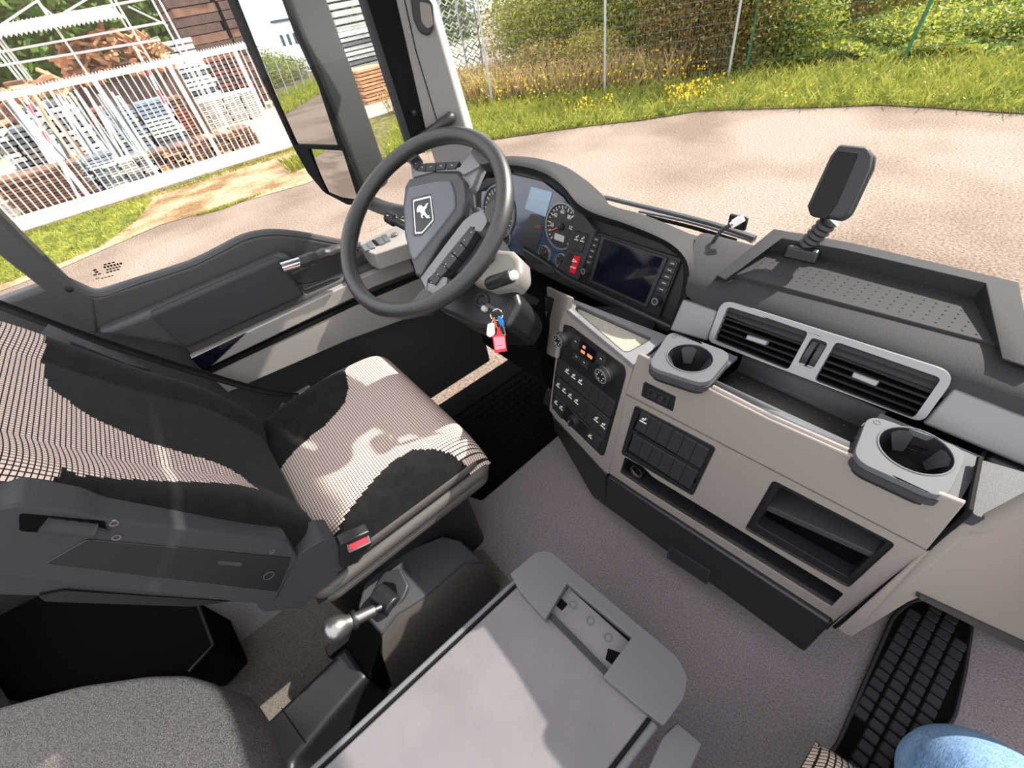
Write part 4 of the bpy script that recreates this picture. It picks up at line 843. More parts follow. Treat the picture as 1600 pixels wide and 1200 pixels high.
# side skirt: stacked rubber folds
for k, (z, g) in enumerate(((.40, .0), (.365, .012), (.33, .006))):
    q = rnd([(SX-SA+.01, YB), (SX+SA+g, YB), (SX+SA+g, YF-.012+g), (SX-SA+.01, YF-.012+g)], .04, 5)
    MB().prism([V((a, b, z-.034)) for a, b in q], [V((a, b, z)) for a, b in q]).build('skirt_fold', M['skirt'], seat, bev=.013, seg=3)
q = rnd([(SX-SA+.03, YB), (SX+SA-.03, YB), (SX+SA-.03, YF-.07), (SX-SA+.03, YF-.07)], .03, 4)
MB().prism([V((a, b, .0)) for a, b in q], [V((a, b, .30)) for a, b in q]).build('seat_base', M['black'], seat, bev=.01)
# backrest
RB = math.radians(26); FBK = Fr((SX, -.13, .5), (0, math.cos(RB), math.sin(RB)))    # u runs to the door
bi = FBK.poly([(0, 455), (45, 492), (60, 520), (73, 602), (140, 650), (220, 690), (330, 735), (372, 757), (392, 782), (300, 770), (180, 762), (110, 756), (88, 745), (70, 770), (40, 780), (10, 776)])
bi = [(.17, .60)]+bi+[(bi[-1][0], .60)]
def back(u, v):
    a = (.268 if u < 0 else .236)*u; b = lerp(-.06, .52, (v+1)/2); w = 1.0-.10*max(0, v)**2
    e = max(0, 1-abs(u)**8)**.5*max(0, 1-abs(v)**12)**.5
    c = -.085+.085*e+.04*max(0, abs(u)-.5)/.5*e+.018*math.exp(-((v+.35)/.35)**2)*e
    return FBK.w(a*w, b, c)
bpoly = bi
def bt(c):
    q = c-FBK.o; return inpoly(q.dot(FBK.u), q.dot(FBK.v), bpoly) and q.dot(FBK.n) > -.04
split(110, 120, back, bt, seat, 'backrest_insert', M['weave'], 'backrest_bolster', M['velour'], lambda c: ((c-FBK.o).dot(FBK.u), (c-FBK.o).dot(FBK.v)))
MB().prism([FBK.w(a, b, -.16) for a, b in rnd([(-.25, -.05), (.25, -.05), (.24, .5), (-.24, .5)], .05)], [FBK.w(a, b, -.075) for a, b in rnd([(-.262, -.05), (.225, -.05), (.21, .51), (-.24, .51)], .05)]).build('back_shell', M['dark'], seat, bev=.02, seg=3)
MB().ex(FBK, rnd(FBK.poly([(72, 508), (115, 527), (190, 556), (235, 580), (200, 572), (110, 536)], .0), .003), -.05, .004).build('side_trim', M['dark'], seat, bev=.003)
# armrest folded up beside the backrest
FA = FX(-.325)
arm = MB().ex(FA, rnd(FA.poly([(-60, 790), (0, 794), (28, 788), (124, 800), (165, 810), (450, 846), (466, 870), (432, 937), (405, 945), (0, 902), (-60, 896)]), .008), -.055, 0).build('armrest', M['dark'], seat, bev=.008, seg=4)
MB().ex(FA, rnd(FA.poly([(69, 881), (136, 843), (456, 872), (434, 925)], .002), .004), -.002, .002).build('side_plate', M['black'], arm, bev=.0015)
MB().exh(FA, circ(*FA.px(420, 900, .003), .0085, 24), [circ(*FA.px(420, 900, .003), .0078, 24)], .0, .003).build('plug_ring', M['lidedge'], arm)
MB().ex(FA, rnd(FA.poly([(30, 803), (165, 815), (165, 838), (30, 830)], .0012), .004), -.002, .0012).build('latch_recess', M['void'], arm)
lk = [FA.P(68, 820, .004), FA.P(146, 829, .004)]
MB().tube([lk[0].lerp(lk[1], i/8) for i in range(9)], [.0095 if i % 2 == 0 else .0088 for i in range(9)], 12).build('latch_knob', M['dark'], arm, sm=20)
MB().tube([lk[1], FA.P(163, 834, .003)], .006, 10).build('latch_pin', M['dark'], arm)
for q in ((178, 817), (182, 839), (425, 861)): MB().lathe(FA.P(*q, .0), (1, 0, 0), [(.005, 0), (.005, .0015), (.003, .0015), (.0025, .0002)], 12, False).build('screw', M['brushed'], arm)
wr = FA.poly([(340, 876), (378, 879), (377, 885), (341, 882)], .0022); MB().ex(FA, rnd(wr, .001), .001, .0023).build('worn_print', mat('worn_print', '33302d', .7), arm)
MB().ex(FA, rnd(FA.poly([(464, 868), (505, 843), (524, 841), (531, 860), (530, 896), (472, 950), (412, 957), (398, 944), (433, 936)], -.004), .006), -.06, -.004).build('armrest_pivot', M['dark'], seat, bev=.008, seg=3)
MB().ex(FA, rnd(FA.poly([(60, 932), (100, 923), (360, 940), (300, 948), (70, 940)], -.03), .002), -.05, -.03).build('armrest_flap', M['black'], seat, bev=.003)
# belt buckle
FBu = FX(-.315); bs = MB().ex(FBu, rnd(FBu.poly([(532, 850), (578, 830), (582, 850), (560, 880), (534, 890)]), .004), -.025, 0).build('belt_buckle', M['black'], seat, bev=.004, seg=3)
FBt = Fr(FBu.P(560, 848), (.75, .25, .6)); MB().ex(FBt, rnd(FBt.poly([(543, 847), (573, 834), (577, 847), (547, 861)], .004), .0015), -.006, .004).build('release_button', M['red'], bs, bev=.001)
MB().exh(FBt, rnd(FBt.poly([(540, 846), (574, 831), (580, 848), (546, 864)], .005), .002), [rnd(FBt.poly([(543, 847), (573, 834), (577, 847), (547, 861)], .005), .0015)], -.004, .005).build('button_frame', M['lidedge'], bs)
# seat belt on the door side
sbp = [V((-.93, -.42, 1.05)), V((-.92, -.30, .83)), V((-.905, -.19, .66)), V((-.90, -.08, .50)), V((-.895, -.01, .43))]
sb2 = thing('seat_belt', 'black seat belt running down the door side of the driver seat', 'seat belt', (-.9, -.02, .40))
pth = spline(sbp, 6); MB().grid([[p-V((.016, .010, .012)), p+V((.016, .010, .012))] for p in pth]).build('webbing', M['velour'], sb2, solid=.0018)
tq = MB().box((-.892, .005, .415), (.012, .055, .05), None).build('tongue', M['black'], sb2, bev=.003)
MB().tube([V((-.884, -.02, .435)), V((-.884, .03, .435))], .002, 8).build('tongue_bar', M['brushed'], tq)
MB().tube(spline([V((-.90, -.06, .42)), V((-.87, -.02, .40)), V((-.86, .03, .385))], 5), .011, 10, flat=.5).build('guide_arm', M['lidedge'], sb2)

# ================================================================ park brake console
pb = thing('park_brake_console', 'dark grey moulded park brake console beside the driver seat', 'console', PZ(640, 960, 0))
zb = lambda k: .19+.05*math.sin(PI*min(1, k*1.1))*.6
topx = [(558, 950, .225), (568, 913, .235), (600, 879, .235), (650, 853, .22), (691, 837, .20), (720, 844, .185), (758, 880, .15), (725, 880, .19), (667, 929, .225), (619, 961, .235), (596, 993, .225)]
T = [PZ(x, y, z) for x, y, z in topx]
cx_ = sum(p.x for p in T)/len(T); cy_ = sum(p.y for p in T)/len(T)
bot = [(-.012, 0), (-.015, 0), (-.015, 0), (-.012, .005), (-.01, .01), (0, .015), (.018, .005), (.045, -.002), (.05, -.004), (.05, -.012), (.045, -.07)]
mid_ = [V((p.x+b[0]*.35, p.y+b[1]*.35, p.z*.78)) for p, b in zip(T, bot)]; Bt = [V((p.x+b[0], p.y+b[1], .0)) for p, b in zip(T, bot)]
MB().prism([p+V((0, 0, -.02)) for p in T], T).build('top_cover', M['dark'], pb, bev=.006, seg=3, sm=50)
MB().grid([[p+V((0, 0, -.004))+(V((cx_, cy_, 0))-V((p.x, p.y, 0))).normalized()*.0015 for p in T], mid_, Bt], cu=True).build('side_cover', M['skirt'], pb, sm=60)
fpz = Fr(PZ(612, 930, .237), (0, -.12, 1), (0, 1, 0))
rc = rnd(fpz.poly([(578, 928), (600, 893), (625, 888), (638, 915), (628, 938), (600, 965), (585, 960)], .001), .008)
MB().ex(fpz, rc, -.012, .001).build('lever_recess', M['rubber'], pb, bev=.003)
MB().ex(fpz, rnd(fpz.poly([(583, 930), (600, 908), (618, 912), (622, 935), (598, 958), (588, 955)], .002), .006), -.01, .002).build('lever_slot', M['void'], pb)
pv = PZ(603, 938, .235); MB().cyl(pv-V((.028, .008, 0)), pv+V((.028, .008, 0)), .024, None, 20).build('drum', M['black'], pb, bev=.004)
l0, l1 = PZ(596, 948, .262), PZ(520, 985, .30); ld = (l1-l0).normalized(); LL = (l1-l0).length
lv = MB().lathe(l0, ld, [(.006, 0), (.006, LL*.12), (.0115, LL*.15), (.0135, LL*.5), (.0135, LL*.56)], 18).build('brake_lever', M['brushed'], pb)
MB().lathe(l0, ld, [(.0195, LL*.53), (.0205, LL*.57), (.019, LL*.62), (.014, LL*.62)], 22, False).build('pull_collar', M['black'], lv, bev=.001)
MB().lathe(l0, ld, [(.0155, LL*.62), (.0165, LL*.68), (.021, LL*.76), (.0255, LL*.9), (.0255, LL*1.0), (.022, LL*1.1), (.013, LL*1.17), (.001, LL*1.19)], 24, False).build('lever_knob', M['brushed'], lv)
arm_ = [PZ(x, y, .14) for x, y in ((541, 1007), (574, 1056), (520, 1118), (458, 1190), (452, 1260), (400, 1260), (372, 1190), (392, 1150), (440, 1105))]
MB().prism([V((p.x+(.012 if i in (1, 2, 3) else 0), p.y, .0)) for i, p in enumerate(arm_)], arm_).build('rear_cover', M['black'], pb, bev=.012, seg=4)
MB().tube([PZ(440, 1106, .141), PZ(478, 1160, .141)], .001, 6).build('cover_seam', M['void'], pb)
MB().prism([V((p.x, p.y, 0)) for p in (T[0], T[10], arm_[1], arm_[0])], [T[0]+V((0, 0, -.01)), T[10]+V((0, 0, -.01)), arm_[1]+V((0, 0, -.004)), arm_[0]+V((0, 0, -.004))]).build('rear_face', M['void'], pb)
# carpet on the tunnel around it
fc_ = FZ(.006); cpt = MB().ex(fc_, [(-.62, -.75), (-.07, -.75), (-.07, .1), (-.22, .17), (-.36, .17), (-.42, .05), (-.62, .02)], -.005, 0).build('floor_carpet', M['carpet'], None, bev=.002); struct(cpt)
# seat rail beside the seat
rl = thing('seat_rail', 'black metal seat rail with bolts under the driver seat', 'rail', (-.40, -.15, .01))
MB().box((-.395, -.1, .035), (.03, .38, .05)).build('rail', M['black'], rl, bev=.004)
for y in (-.22, -.05): MB().lathe(V((-.379, y, .035)), (1, 0, 0), [(.009, 0), (.009, .005), (.005, .006)], 6).build('bolt', M['brushed'], rl)

# ================================================================ storage box between the seats
bx = thing('storage_box', 'low grey storage box with worn lid between the seats', 'storage box', (.06, -.1, .0))
FL = FZ(.30)
lidp = FL.poly([(805, 902), (848, 862), (1062, 1030), (1068, 1060), (1034, 1128)]); xl, xr, yf = -.110, .228, .205
MB().prism([V((x, y, .004)) for x, y in rnd([(xl+.006, -.5), (xr-.006, -.5), (xr-.006, yf+.03), (xl+.006, yf+.03)], .03)], [V((x, y, .285)) for x, y in rnd([(xl, -.5), (xr, -.5), (xr, yf+.035), (xl, yf+.035)], .03)]).build('body', M['rubber'], bx, bev=.008, seg=3)
MB().ex(FL, rnd([(xl+.014, -.5), (xr-.016, -.5), (xr-.016, yf), (xl+.014, yf)], .008), -.02, 0).build('lid', M['lid'], bx, bev=.004, seg=3)
MB().box((xl+.004, -.17, .294), (.011, .66, .018)).build('side_rail', M['lidedge'], bx, bev=.004, seg=3)
MB().box((xr-.004, -.17, .294), (.014, .66, .018)).build('side_rail', M['lidedge'], bx, bev=.004, seg=3)
MB().box((xl+.0115, -.17, .2965), (.004, .66, .012)).build('rail_groove', M['seal'], bx); MB().box((xr-.0135, -.17, .2965), (.004, .66, .012)).build('rail_groove', M['seal'], bx)
MB().box((-.04, -.30, .3004), (.12, .003, .0012)).build('lid_seam', M['seal'], bx)
hb = thing('lid_latch_cover', 'grey handle cover with open latch recess on the front of the storage box', 'latch', (.06, yf, .30))
FH = FZ(.322)
cap = [(797, 896), (839, 861), (861, 861), (1060, 1027), (1075, 1057), (1069, 1091), (1037, 1134), (1000, 1106), (942, 1057), (987, 996), (886, 911), (852, 968), (812, 924)]
MB().ex(FH, rnd(FH.poly(cap), [.004, .008, .008, .009, .009, .008, .004, .003, .002, .002, .002, .002, .004]), -.026, 0).build('cover', M['lidedge'], hb, bev=.006, seg=4)
FH2 = FZ(.303); nt_ = FH2.poly([(890, 916), (985, 1000), (946, 1055), (856, 966)])
MB().ex(FH2, nt_, -.004, 0).build('recess_floor', M['lid'], hb)
for q in ((895, 945), (922, 970), (950, 996)): MB().exh(FH2, circ(*FH2.px(*q, .002), .0075, 20), [circ(*FH2.px(*q, .002), .0062, 20)], 0, .002).build('round_boss', M['lidedge'], hb)
for p in ([(868, 945), (876, 934), (887, 944), (878, 954)], [(950, 1013), (970, 1020), (958, 1040), (946, 1030)]): MB().ex(FH2, FH2.poly(p, .001), 0, .001).build('latch_hole', M['void'], hb)
MB().ex(FH2, FH2.poly([(857, 965), (863, 958), (950, 1046), (945, 1055)], .006), 0, .006).build('recess_rib', M['black'], hb, bev=.001); MB().ex(FH2, FH2.poly([(884, 913), (890, 910), (990, 998), (984, 1003)], .004), 0, .004).build('recess_rib', M['void'], hb)
hg = MB().prism([PZ(x, y, .27) for x, y in ((1034, 1152), (1058, 1128), (1098, 1162), (1078, 1206), (1040, 1250), (1000, 1230))], [PZ(x, y, .285) for x, y in ((1034, 1152), (1058, 1128), (1098, 1162), (1078, 1206), (1040, 1250), (1000, 1230))]).build('hinge_bracket', M['lidedge'], bx, bev=.002)

# ================================================================ jump seat, black locker, mats
js = thing('bunk_cushion', 'grey speckled moquette cushion behind the park brake console', 'cushion', (-.5, -.7, .1))
FJ = FZ(.36)
jp = FJ.poly([(-60, 1120), (0, 1103), (120, 1071), (230, 1055), (290, 1054), (335, 1068), (362, 1112), (392, 1215)])+[(-.22, -.62), (-.3, -1.1), (-1.0, -1.1), (-1.0, -.95)]
MB().ex(FJ, rnd(jp, .02), -.14, 0).build('cushion', M['moq'], js, bev=.035, seg=5)
MB().tube([FJ.P(x, y, -.045) for x, y in ((332, 1070), (358, 1112), (386, 1200))], .004, 8).build('piping', M['moq'], js)
lb = thing('locker_box', 'black locker box in the shade behind the driver seat', 'box', (-.62, -.45, 0))
FLk = FZ(.16); MB().ex(FLk, FLk.poly([(60, 930), (308, 940), (334, 1008), (296, 1048), (0, 1090), (-80, 1000)]), -.15, 0).build('body', M['void'], lb, bev=.006)  # near-black colour carries the shade behind the seat
MB().tube([FLk.P(308, 941), FLk.P(333, 1008), FLk.P(295, 1049)], .004, 8).build('edge_strip', M['black'], lb)

def mat_thing(name, label, poly, z, pitch, m, ang=0.0, inset=.012):
    t = thing(name, label, 'floor mat', (sum(p[0] for p in poly)/len(poly), sum(p[1] for p in poly)/len(poly), z))
    f = FZ(z+.006); MB().ex(f, rnd(poly, .02), -.006, 0).build('base', M['void'], t, bev=.003)  # base near-black: shade in the gaps between pads put into the colour
    MB().tube([f.w(a, b, 0) for a, b in rnd(poly, .02)], .004, 6, True).build('edge_bead', m, t)
    o = V(t['_o']); xs = [p[0] for p in poly]; ys = [p[1] for p in poly]
    pm = MB().add([V((x*s, y*s, h)) for h, s in ((0, 1.0), (.004, .84)) for x, y in rnd([(-.0122, -.0112), (.0122, -.0112), (.0122, .0112), (-.0122, .0112)], .004, 2)],
                  [tuple(range(12, 24))]+[(i, (i+1) % 12, 12+(i+1) % 12, 12+i) for i in range(12)])
    proto = None; y = min(ys); j = 0
    while y < max(ys):
        x = min(xs)+(j % 2)*pitch*.0
        while x < max(xs):
            if all(inpoly(x+dx, y+dy, poly) for dx in (-inset, inset) for dy in (-inset, inset)):
                if proto is None:
                    proto = pm.build('pad', m, None); proto.parent = t; proto.location = (x-o.x, y-o.y, .006)
                else:
                    c = proto.copy(); COL.objects.link(c); c.location = (x-o.x, y-o.y, .006)
            x += pitch
        y += pitch*.92; j += 1
    return t
FM = FZ(.006)
mp = FM.poly([(1396, 962), (1428, 936), (1480, 940), (1520, 972), (1508, 1050), (1492, 1120), (1400, 1240), (1262, 1215), (1308, 1165)])
mat_thing('passenger_mat', 'black rubber floor mat with raised pads in the passenger footwell', mp, .0, .0275, M['rubber'])
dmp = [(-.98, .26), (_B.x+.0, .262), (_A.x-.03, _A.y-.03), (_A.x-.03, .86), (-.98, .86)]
mat_thing('driver_mat', 'black rubber floor mat in the dark driver footwell', dmp, -.12, .034, M['void'])  # pads near-black too, the footwell's shade put into their colour
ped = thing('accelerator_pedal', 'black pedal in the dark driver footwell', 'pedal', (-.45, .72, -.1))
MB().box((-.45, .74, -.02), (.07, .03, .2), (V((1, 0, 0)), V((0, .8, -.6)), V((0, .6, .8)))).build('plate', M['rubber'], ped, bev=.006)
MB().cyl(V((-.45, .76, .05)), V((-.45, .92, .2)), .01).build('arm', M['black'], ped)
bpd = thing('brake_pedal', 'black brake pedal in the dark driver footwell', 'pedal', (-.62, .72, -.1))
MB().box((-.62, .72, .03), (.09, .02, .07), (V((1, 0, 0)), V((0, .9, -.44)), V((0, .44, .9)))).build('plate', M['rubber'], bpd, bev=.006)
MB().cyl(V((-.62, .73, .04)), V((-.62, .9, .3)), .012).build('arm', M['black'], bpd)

# ================================================================ passenger seat and the person's leg
ps = thing('passenger_chair', 'passenger seat cushion in woven beige cloth at the photo edge', 'seat', (.66, 0, 0))
def pc(u, v):
    e = max(0, 1-abs(u)**9)**.5*max(0, 1-abs(v)**10)**.5; return V((.645+.25*u, lerp(-.3, .325, (v+1)/2), .29+.12*e))
split(50, 60, pc, lambda c: abs(c.x-.645) < .2, ps, 'cushion_insert', M['weave'], 'cushion_bolster', M['weave'], lambda c: (c.x, c.y))
MB().prism([V((x, y, .0)) for x, y in rnd([(.45, -.25), (.84, -.25), (.84, .22), (.45, .22)], .03)], [V((x, y, .30)) for x, y in rnd([(.42, -.28), (.87, -.28), (.87, .28), (.42, .28)], .03)]).build('seat_base', M['black'], ps, bev=.01)
def denim():
    m, nt, b = newmat('denim'); b.inputs['Roughness'].default_value = .9; b.inputs['Specular IOR Level'].default_value = .1
    tc = N(nt, 'ShaderNodeTexCoord'); mp_ = N(nt, 'ShaderNodeMapping'); mp_.inputs['Scale'].default_value = (1.0, .25, 1.0); mp_.inputs['Rotation'].default_value = (0, 0, .6)
    n1 = N(nt, 'ShaderNodeTexNoise', Scale=650.0, Detail=2.0); n2 = N(nt, 'ShaderNodeTexNoise', Scale=14.0, Detail=4.0)
    nt.links.new(tc.outputs['Object'], mp_.inputs[0]); nt.links.new(mp_.outputs[0], n1.inputs['Vector']); nt.links.new(tc.outputs['Object'], n2.inputs['Vector'])
    ad = N(nt, 'ShaderNodeMath', operation='ADD'); nt.links.new(n1.outputs['Fac'], ad.inputs[0]); nt.links.new(n2.outputs['Fac'], ad.inputs[1])
    cr = N(nt, 'ShaderNodeValToRGB'); cr.color_ramp.elements[0].position = .75/2; cr.color_ramp.elements[1].position = 1.0
    mu = N(nt, 'ShaderNodeMath', operation='MULTIPLY'); mu.inputs[1].default_value = .7; nt.links.new(ad.outputs[0], mu.inputs[0])
    cr.color_ramp.elements[0].color = (*hx('27466f'), 1); cr.color_ramp.elements[1].color = (*hx('8fb0d2'), 1)
    nt.links.new(mu.outputs[0], cr.inputs['Fac']); nt.links.new(cr.outputs['Color'], b.inputs['Base Color'])
    bp = N(nt, 'ShaderNodeBump', Strength=.3, Distance=.001); nt.links.new(n1.outputs['Fac'], bp.inputs['Height']); nt.links.new(bp.outputs[0], b.inputs['Normal']); return m
M['denim'] = denim()
per = thing('person', "seated person's bent leg in blue jeans at the photo edge", 'person', (.62, .42, .01))
leg = spline([V((.74, -.28, .50)), V((.68, -.05, .515)), V((.60, .16, .525)), V((.532, .30, .50)), V((.515, .355, .43)), V((.535, .385, .33)), V((.58, .42, .18)), V((.60, .43, .07))], 6)
rr = [lerp(.095, .078, min(1, i/18)) if i < 18 else (lerp(.078, .070, (i-18)/8) if i < 26 else lerp(.070, .052, (i-26)/16)) for i in range(len(leg))]
rr = [r_*(1+.015*math.sin(i*1.9)+.012*math.sin(i*3.1)) for i, r_ in enumerate(rr)]
MB().tube(leg, rr, 28).build('jeans_leg', M['denim'], per, sm=80, sub=1)
MB().tube([p+(V((.06, .03, .0)) if True else 0) for p in leg[14:38]], .0035, 6).build('side_seam', M['denim'], per)
shp = spline([V((.60, .36, .05)), V((.605, .44, .055)), V((.615, .53, .045)), V((.62, .60, .035)), V((.622, .63, .03))], 5)
MB().tube(shp, [.035, .042, .046, .047, .046, .045, .044, .044, .044, .045, .046, .046, .045, .044, .042, .039, .036, .032, .026, .018, .006], 16, flat=.75).build('shoe', M['black'], per, sm=80)
# ================================================================ outside: ground
GZ = -1.3
G = lambda x, y: PZ(x, y, GZ)
ALB = .72
M.update(asphalt=speckle('old_asphalt', '6a5c52', '9a897d', 'bfae9f', 40, .95, .5, 'f0eae4', .35), sand=speckle('sandy_gravel', '8c745a', 'b89d7c', 'd8c2a2', 22, 1, .6, 'd8c8ae', 1.2), yard=speckle('yard_concrete', 'a89a86', 'c4b49c', 'd8c8b0', 6, 1, .2), soil=speckle('soil', '4c4a2c', '6d6a3c', '8a8350', 9, 1, .4),
         **{}); ALB = .88
M.update(gatew=mat('gate_white', 'ffffff', .45, var=.05, vscale=3), galv=mat('galvanised', 'b4b7b8', .45, metal=.4), greenp=mat('green_post', '2e6b4e', .5), wireg=mat('green_wire', '2f5f49', .5),
         wood1=mat('plank_brown', '7a5a48', .85, var=.35, vscale=2.5), wood2=mat('plank_orange', 'c99a70', .85, var=.3, vscale=2.5), wood3=mat('plank_rust', '8a5040', .85, var=.3, vscale=2.5), wood4=mat('plank_dark', '5a463c', .85, var=.3, vscale=2.0),
         steelb=mat('steel_blue', '8fa0b4', .45, metal=.3, var=.25, vscale=3), steelg=mat('steel_pale', 'c9cfce', .4, metal=.3, var=.2, vscale=3), steeld=mat('steel_dark', '6d7478', .5, metal=.3, var=.3, vscale=3), conc=mat('concrete_block', 'd3cbc2', .9, var=.12, vscale=2), brick=mat('brick_pallet', 'c08a68', .9, var=.25, vscale=3),  # steeld: darker grey steel, mixed among the pale pieces
         grass1=leafmat('grass_green', '5e7428', 'c6c758'), grass2=leafmat('grass_olive', '6c7a2e', 'b5b452'), dry=leafmat('dry_stalk', 'a78a52', 'd8bf86', .2), leafy=leafmat('leaf_yellow_green', '7f8f30', 'cdca5c', .45), leafo=leafmat('leaf_olive', '6a7430', 'b3ad58', .4), leafd=leafmat('leaf_dark', '3e5a24', '76913a', .35), leafr=leafmat('leaf_russet', '6a5a30', 'b08a48', .35), flower=mat('flower_yellow', 'f0c81e', .6), bark=mat('bark', '8a705e', .9, var=.3, vscale=8), rock=mat('rock_grey', 'a9a29a', .9, bump=.5, bscale=8, var=.3, vscale=2), housew=mat('house_white', 'f1f0ec', .8), houseg=mat('house_window', '3a4450', .2))
ALB = 1.0
MB().add([V((-70, -70, GZ)), V((40, -70, GZ)), V((40, 60, GZ)), V((-70, 60, GZ))], [(0, 1, 2, 3)]).build('ground', M['asphalt'], None)['kind'] = 'structure'
def patch(name, pts, z, m): o = MB().add([V((p.x, p.y, GZ+z)) for p in pts], [tuple(range(len(pts)))]).build(name, m, None); o['kind'] = 'structure'; return o
GXP = G(240, 303).x
edge_r = [G(x, y) for x, y in ((745, 222), (790, 216), (857, 206), (925, 197), (1000, 189), (1094, 174), (1187, 171), (1281, 169), (1375, 165), (1450, 169), (1581, 178))]
patch('ground_verge', [V((-15, 5.6, 0)), G(600, 250)]+edge_r+[V((6, 11.5, 0)), V((14, 13, 0)), V((14, 60, 0)), V((-15, 60, 0))], .012, M['soil'])
patch('ground_sand', [V((GXP-.4, -4.5, 0)), V((GXP-.4, 5.6, 0)), G(560, 247), G(480, 287), G(370, 318), G(250, 352), G(100, 418), V((-10.2, -4.5, 0))], .008, M['sand'])
patch('ground_yard', [V((-60, -30, 0)), V((GXP-.35, -30, 0)), V((GXP-.35, 5.5, 0)), V((-17, 12, 0)), V((-40, 30, 0)), V((-60, 30, 0))], .010, M['yard'])

# ---------------------------------------------------------------- side mirror
MN = _n((.47, -.88, .02))
FMI = Fr(PX(450, 110, -1.30), MN)
mi = thing('side_mirror', 'tall dark grey truck side mirror with a main and a wide angle glass', 'mirror', PX(560, 330, -1.3))
mo = FMI.poly([(330, -90), (352, -10), (385, 70), (425, 155), (459, 229), (482, 270), (507, 300), (545, 320), (568, 316), (566, 300), (540, 232), (500, 130), (470, 60), (446, 0), (415, -90)])
MB().prism([FMI.w(a*.98, b*.99, -.165) for a, b in ccw(mo)], [FMI.w(a, b, -.006) for a, b in ccw(mo)]).build('housing', M['mhouse'], mi, bev=.02, seg=4)
mg = FMI.poly([(337, -90), (366, -2), (398, 78), (432, 160), (462, 226), (529, 228), (497, 130), (462, 55), (442, 0), (408, -90)])
MB().exh(FMI, rnd(mo, .01), [rnd(mg, .006), rnd(FMI.poly([(482, 232), (536, 235), (560, 311), (545, 314), (512, 302)]), .005)], -.008, .003).build('bezel', M['seal'], mi, bev=.003)
MB().ex(FMI, rnd(mg, .006), -.007, -.004).build('main_glass', M['mirror'], mi, sm=0)
lp = [V(FMI.px(*q)) for q in ((482, 231), (537, 234), (562, 313), (508, 304))]; rows = []
for i in range(13):
    r_ = []
    for j in range(13):
        u, v = i/12, j/12; p = lp[0].lerp(lp[1], u).lerp(lp[3].lerp(lp[2], u), v); uu, vv = 2*u-1, 2*v-1; r_.append(FMI.w(p.x, p.y, -.004+.005*(1-.5*uu*uu-.5*vv*vv)))
    rows.append(r_)
MB().grid(rows).build('wide_angle_glass', M['mirror'], mi, sm=180)
MB().tube(spline([PX(555, 305, -1.3), PX(600, 325, -1.2), PX(650, 335, -1.1)], 5), [.03]*11, 12, flat=.7).build('bracket_arm', M['mhouse'], mi)

# ---------------------------------------------------------------- sliding gate
gy = [PX(x, y, GXP).y for x, y in ((80, 234), (203, 203), (305, 175), (400, 151))]
st_ = (gy[3]-gy[0])/3; y0 = gy[0]-st_; y1 = gy[3]+st_*.9
ztop, zb0, zb1 = .96, PX(240, 296, GXP).z, PX(240, 275, GXP).z
gt = thing('sliding_gate', 'white sliding steel gate with vertical bars and a toothed top rail', 'gate', (GXP, (y0+y1)/2, GZ))
MB().box((GXP, (y0+y1)/2, ztop+.05), (.09, y1-y0+.1, .10)).build('top_rail', M['gatew'], gt, bev=.008)
MB().box((GXP, (y0+y1)/2, (zb0+zb1)/2), (.16, y1-y0+.1, zb1-zb0)).build('bottom_rail', M['gatew'], gt, bev=.01)
MB().box((GXP+.085, (y0+y1)/2, zb1-.03), (.02, y1-y0+.1, .05)).build('rail_flange', M['gatew'], gt, bev=.004)
barp = None; postp = None; thp = None; y = y0; k = 0; nb = 11
while k <= nb*5:
    yy = y0+st_*k/nb
    if yy > y1: break
    if k % nb == 0:
        if postp is None: postp = MB().box((GXP, 0, (zb1+ztop)/2), (.08, .09, ztop-zb1)).build('upright', M['gatew'], gt); postp.location.y = yy
        else: c = postp.copy(); COL.objects.link(c); c.location.y = yy
    else:
        if barp is None: barp = MB().box((GXP, 0, (zb1+ztop)/2), (.022, .022, ztop-zb1)).build('bar', M['gatew'], gt); barp.location.y = yy
        else: c = barp.copy(); COL.objects.link(c); c.location.y = yy
    k += 1
tm = MB()
for i in range(int((y1-y0)/.06)):
    q = y0+i*.06; tm.prism([V((GXP-.006, q, ztop+.1)), V((GXP-.006, q+.05, ztop+.1)), V((GXP-.006, q+.025, ztop+.155))], [V((GXP+.006, q, ztop+.1)), V((GXP+.006, q+.05, ztop+.1)), V((GXP+.006, q+.025, ztop+.155))])
tm.build('toothed_strip', M['gatew'], gt)
for yy in (y0+1.2, (y0+y1)/2, y1-.6): MB().box((GXP, yy, (GZ+zb0)/2), (.1, .18, zb0-GZ)).build('roller_foot', M['galv'], gt)
gp = thing('gate_post', 'white steel gate post at the rear end of the sliding gate', 'post', (GXP, y0-.25, GZ))
MB().box((GXP, y0-.22, GZ+1.2), (.2, .2, 2.4)).build('column', M['gatew'], gp, bev=.01); MB().box((GXP, y0-.22, GZ+.03), (.5, .42, .06)).build('foot_plate', M['conc'], gp)

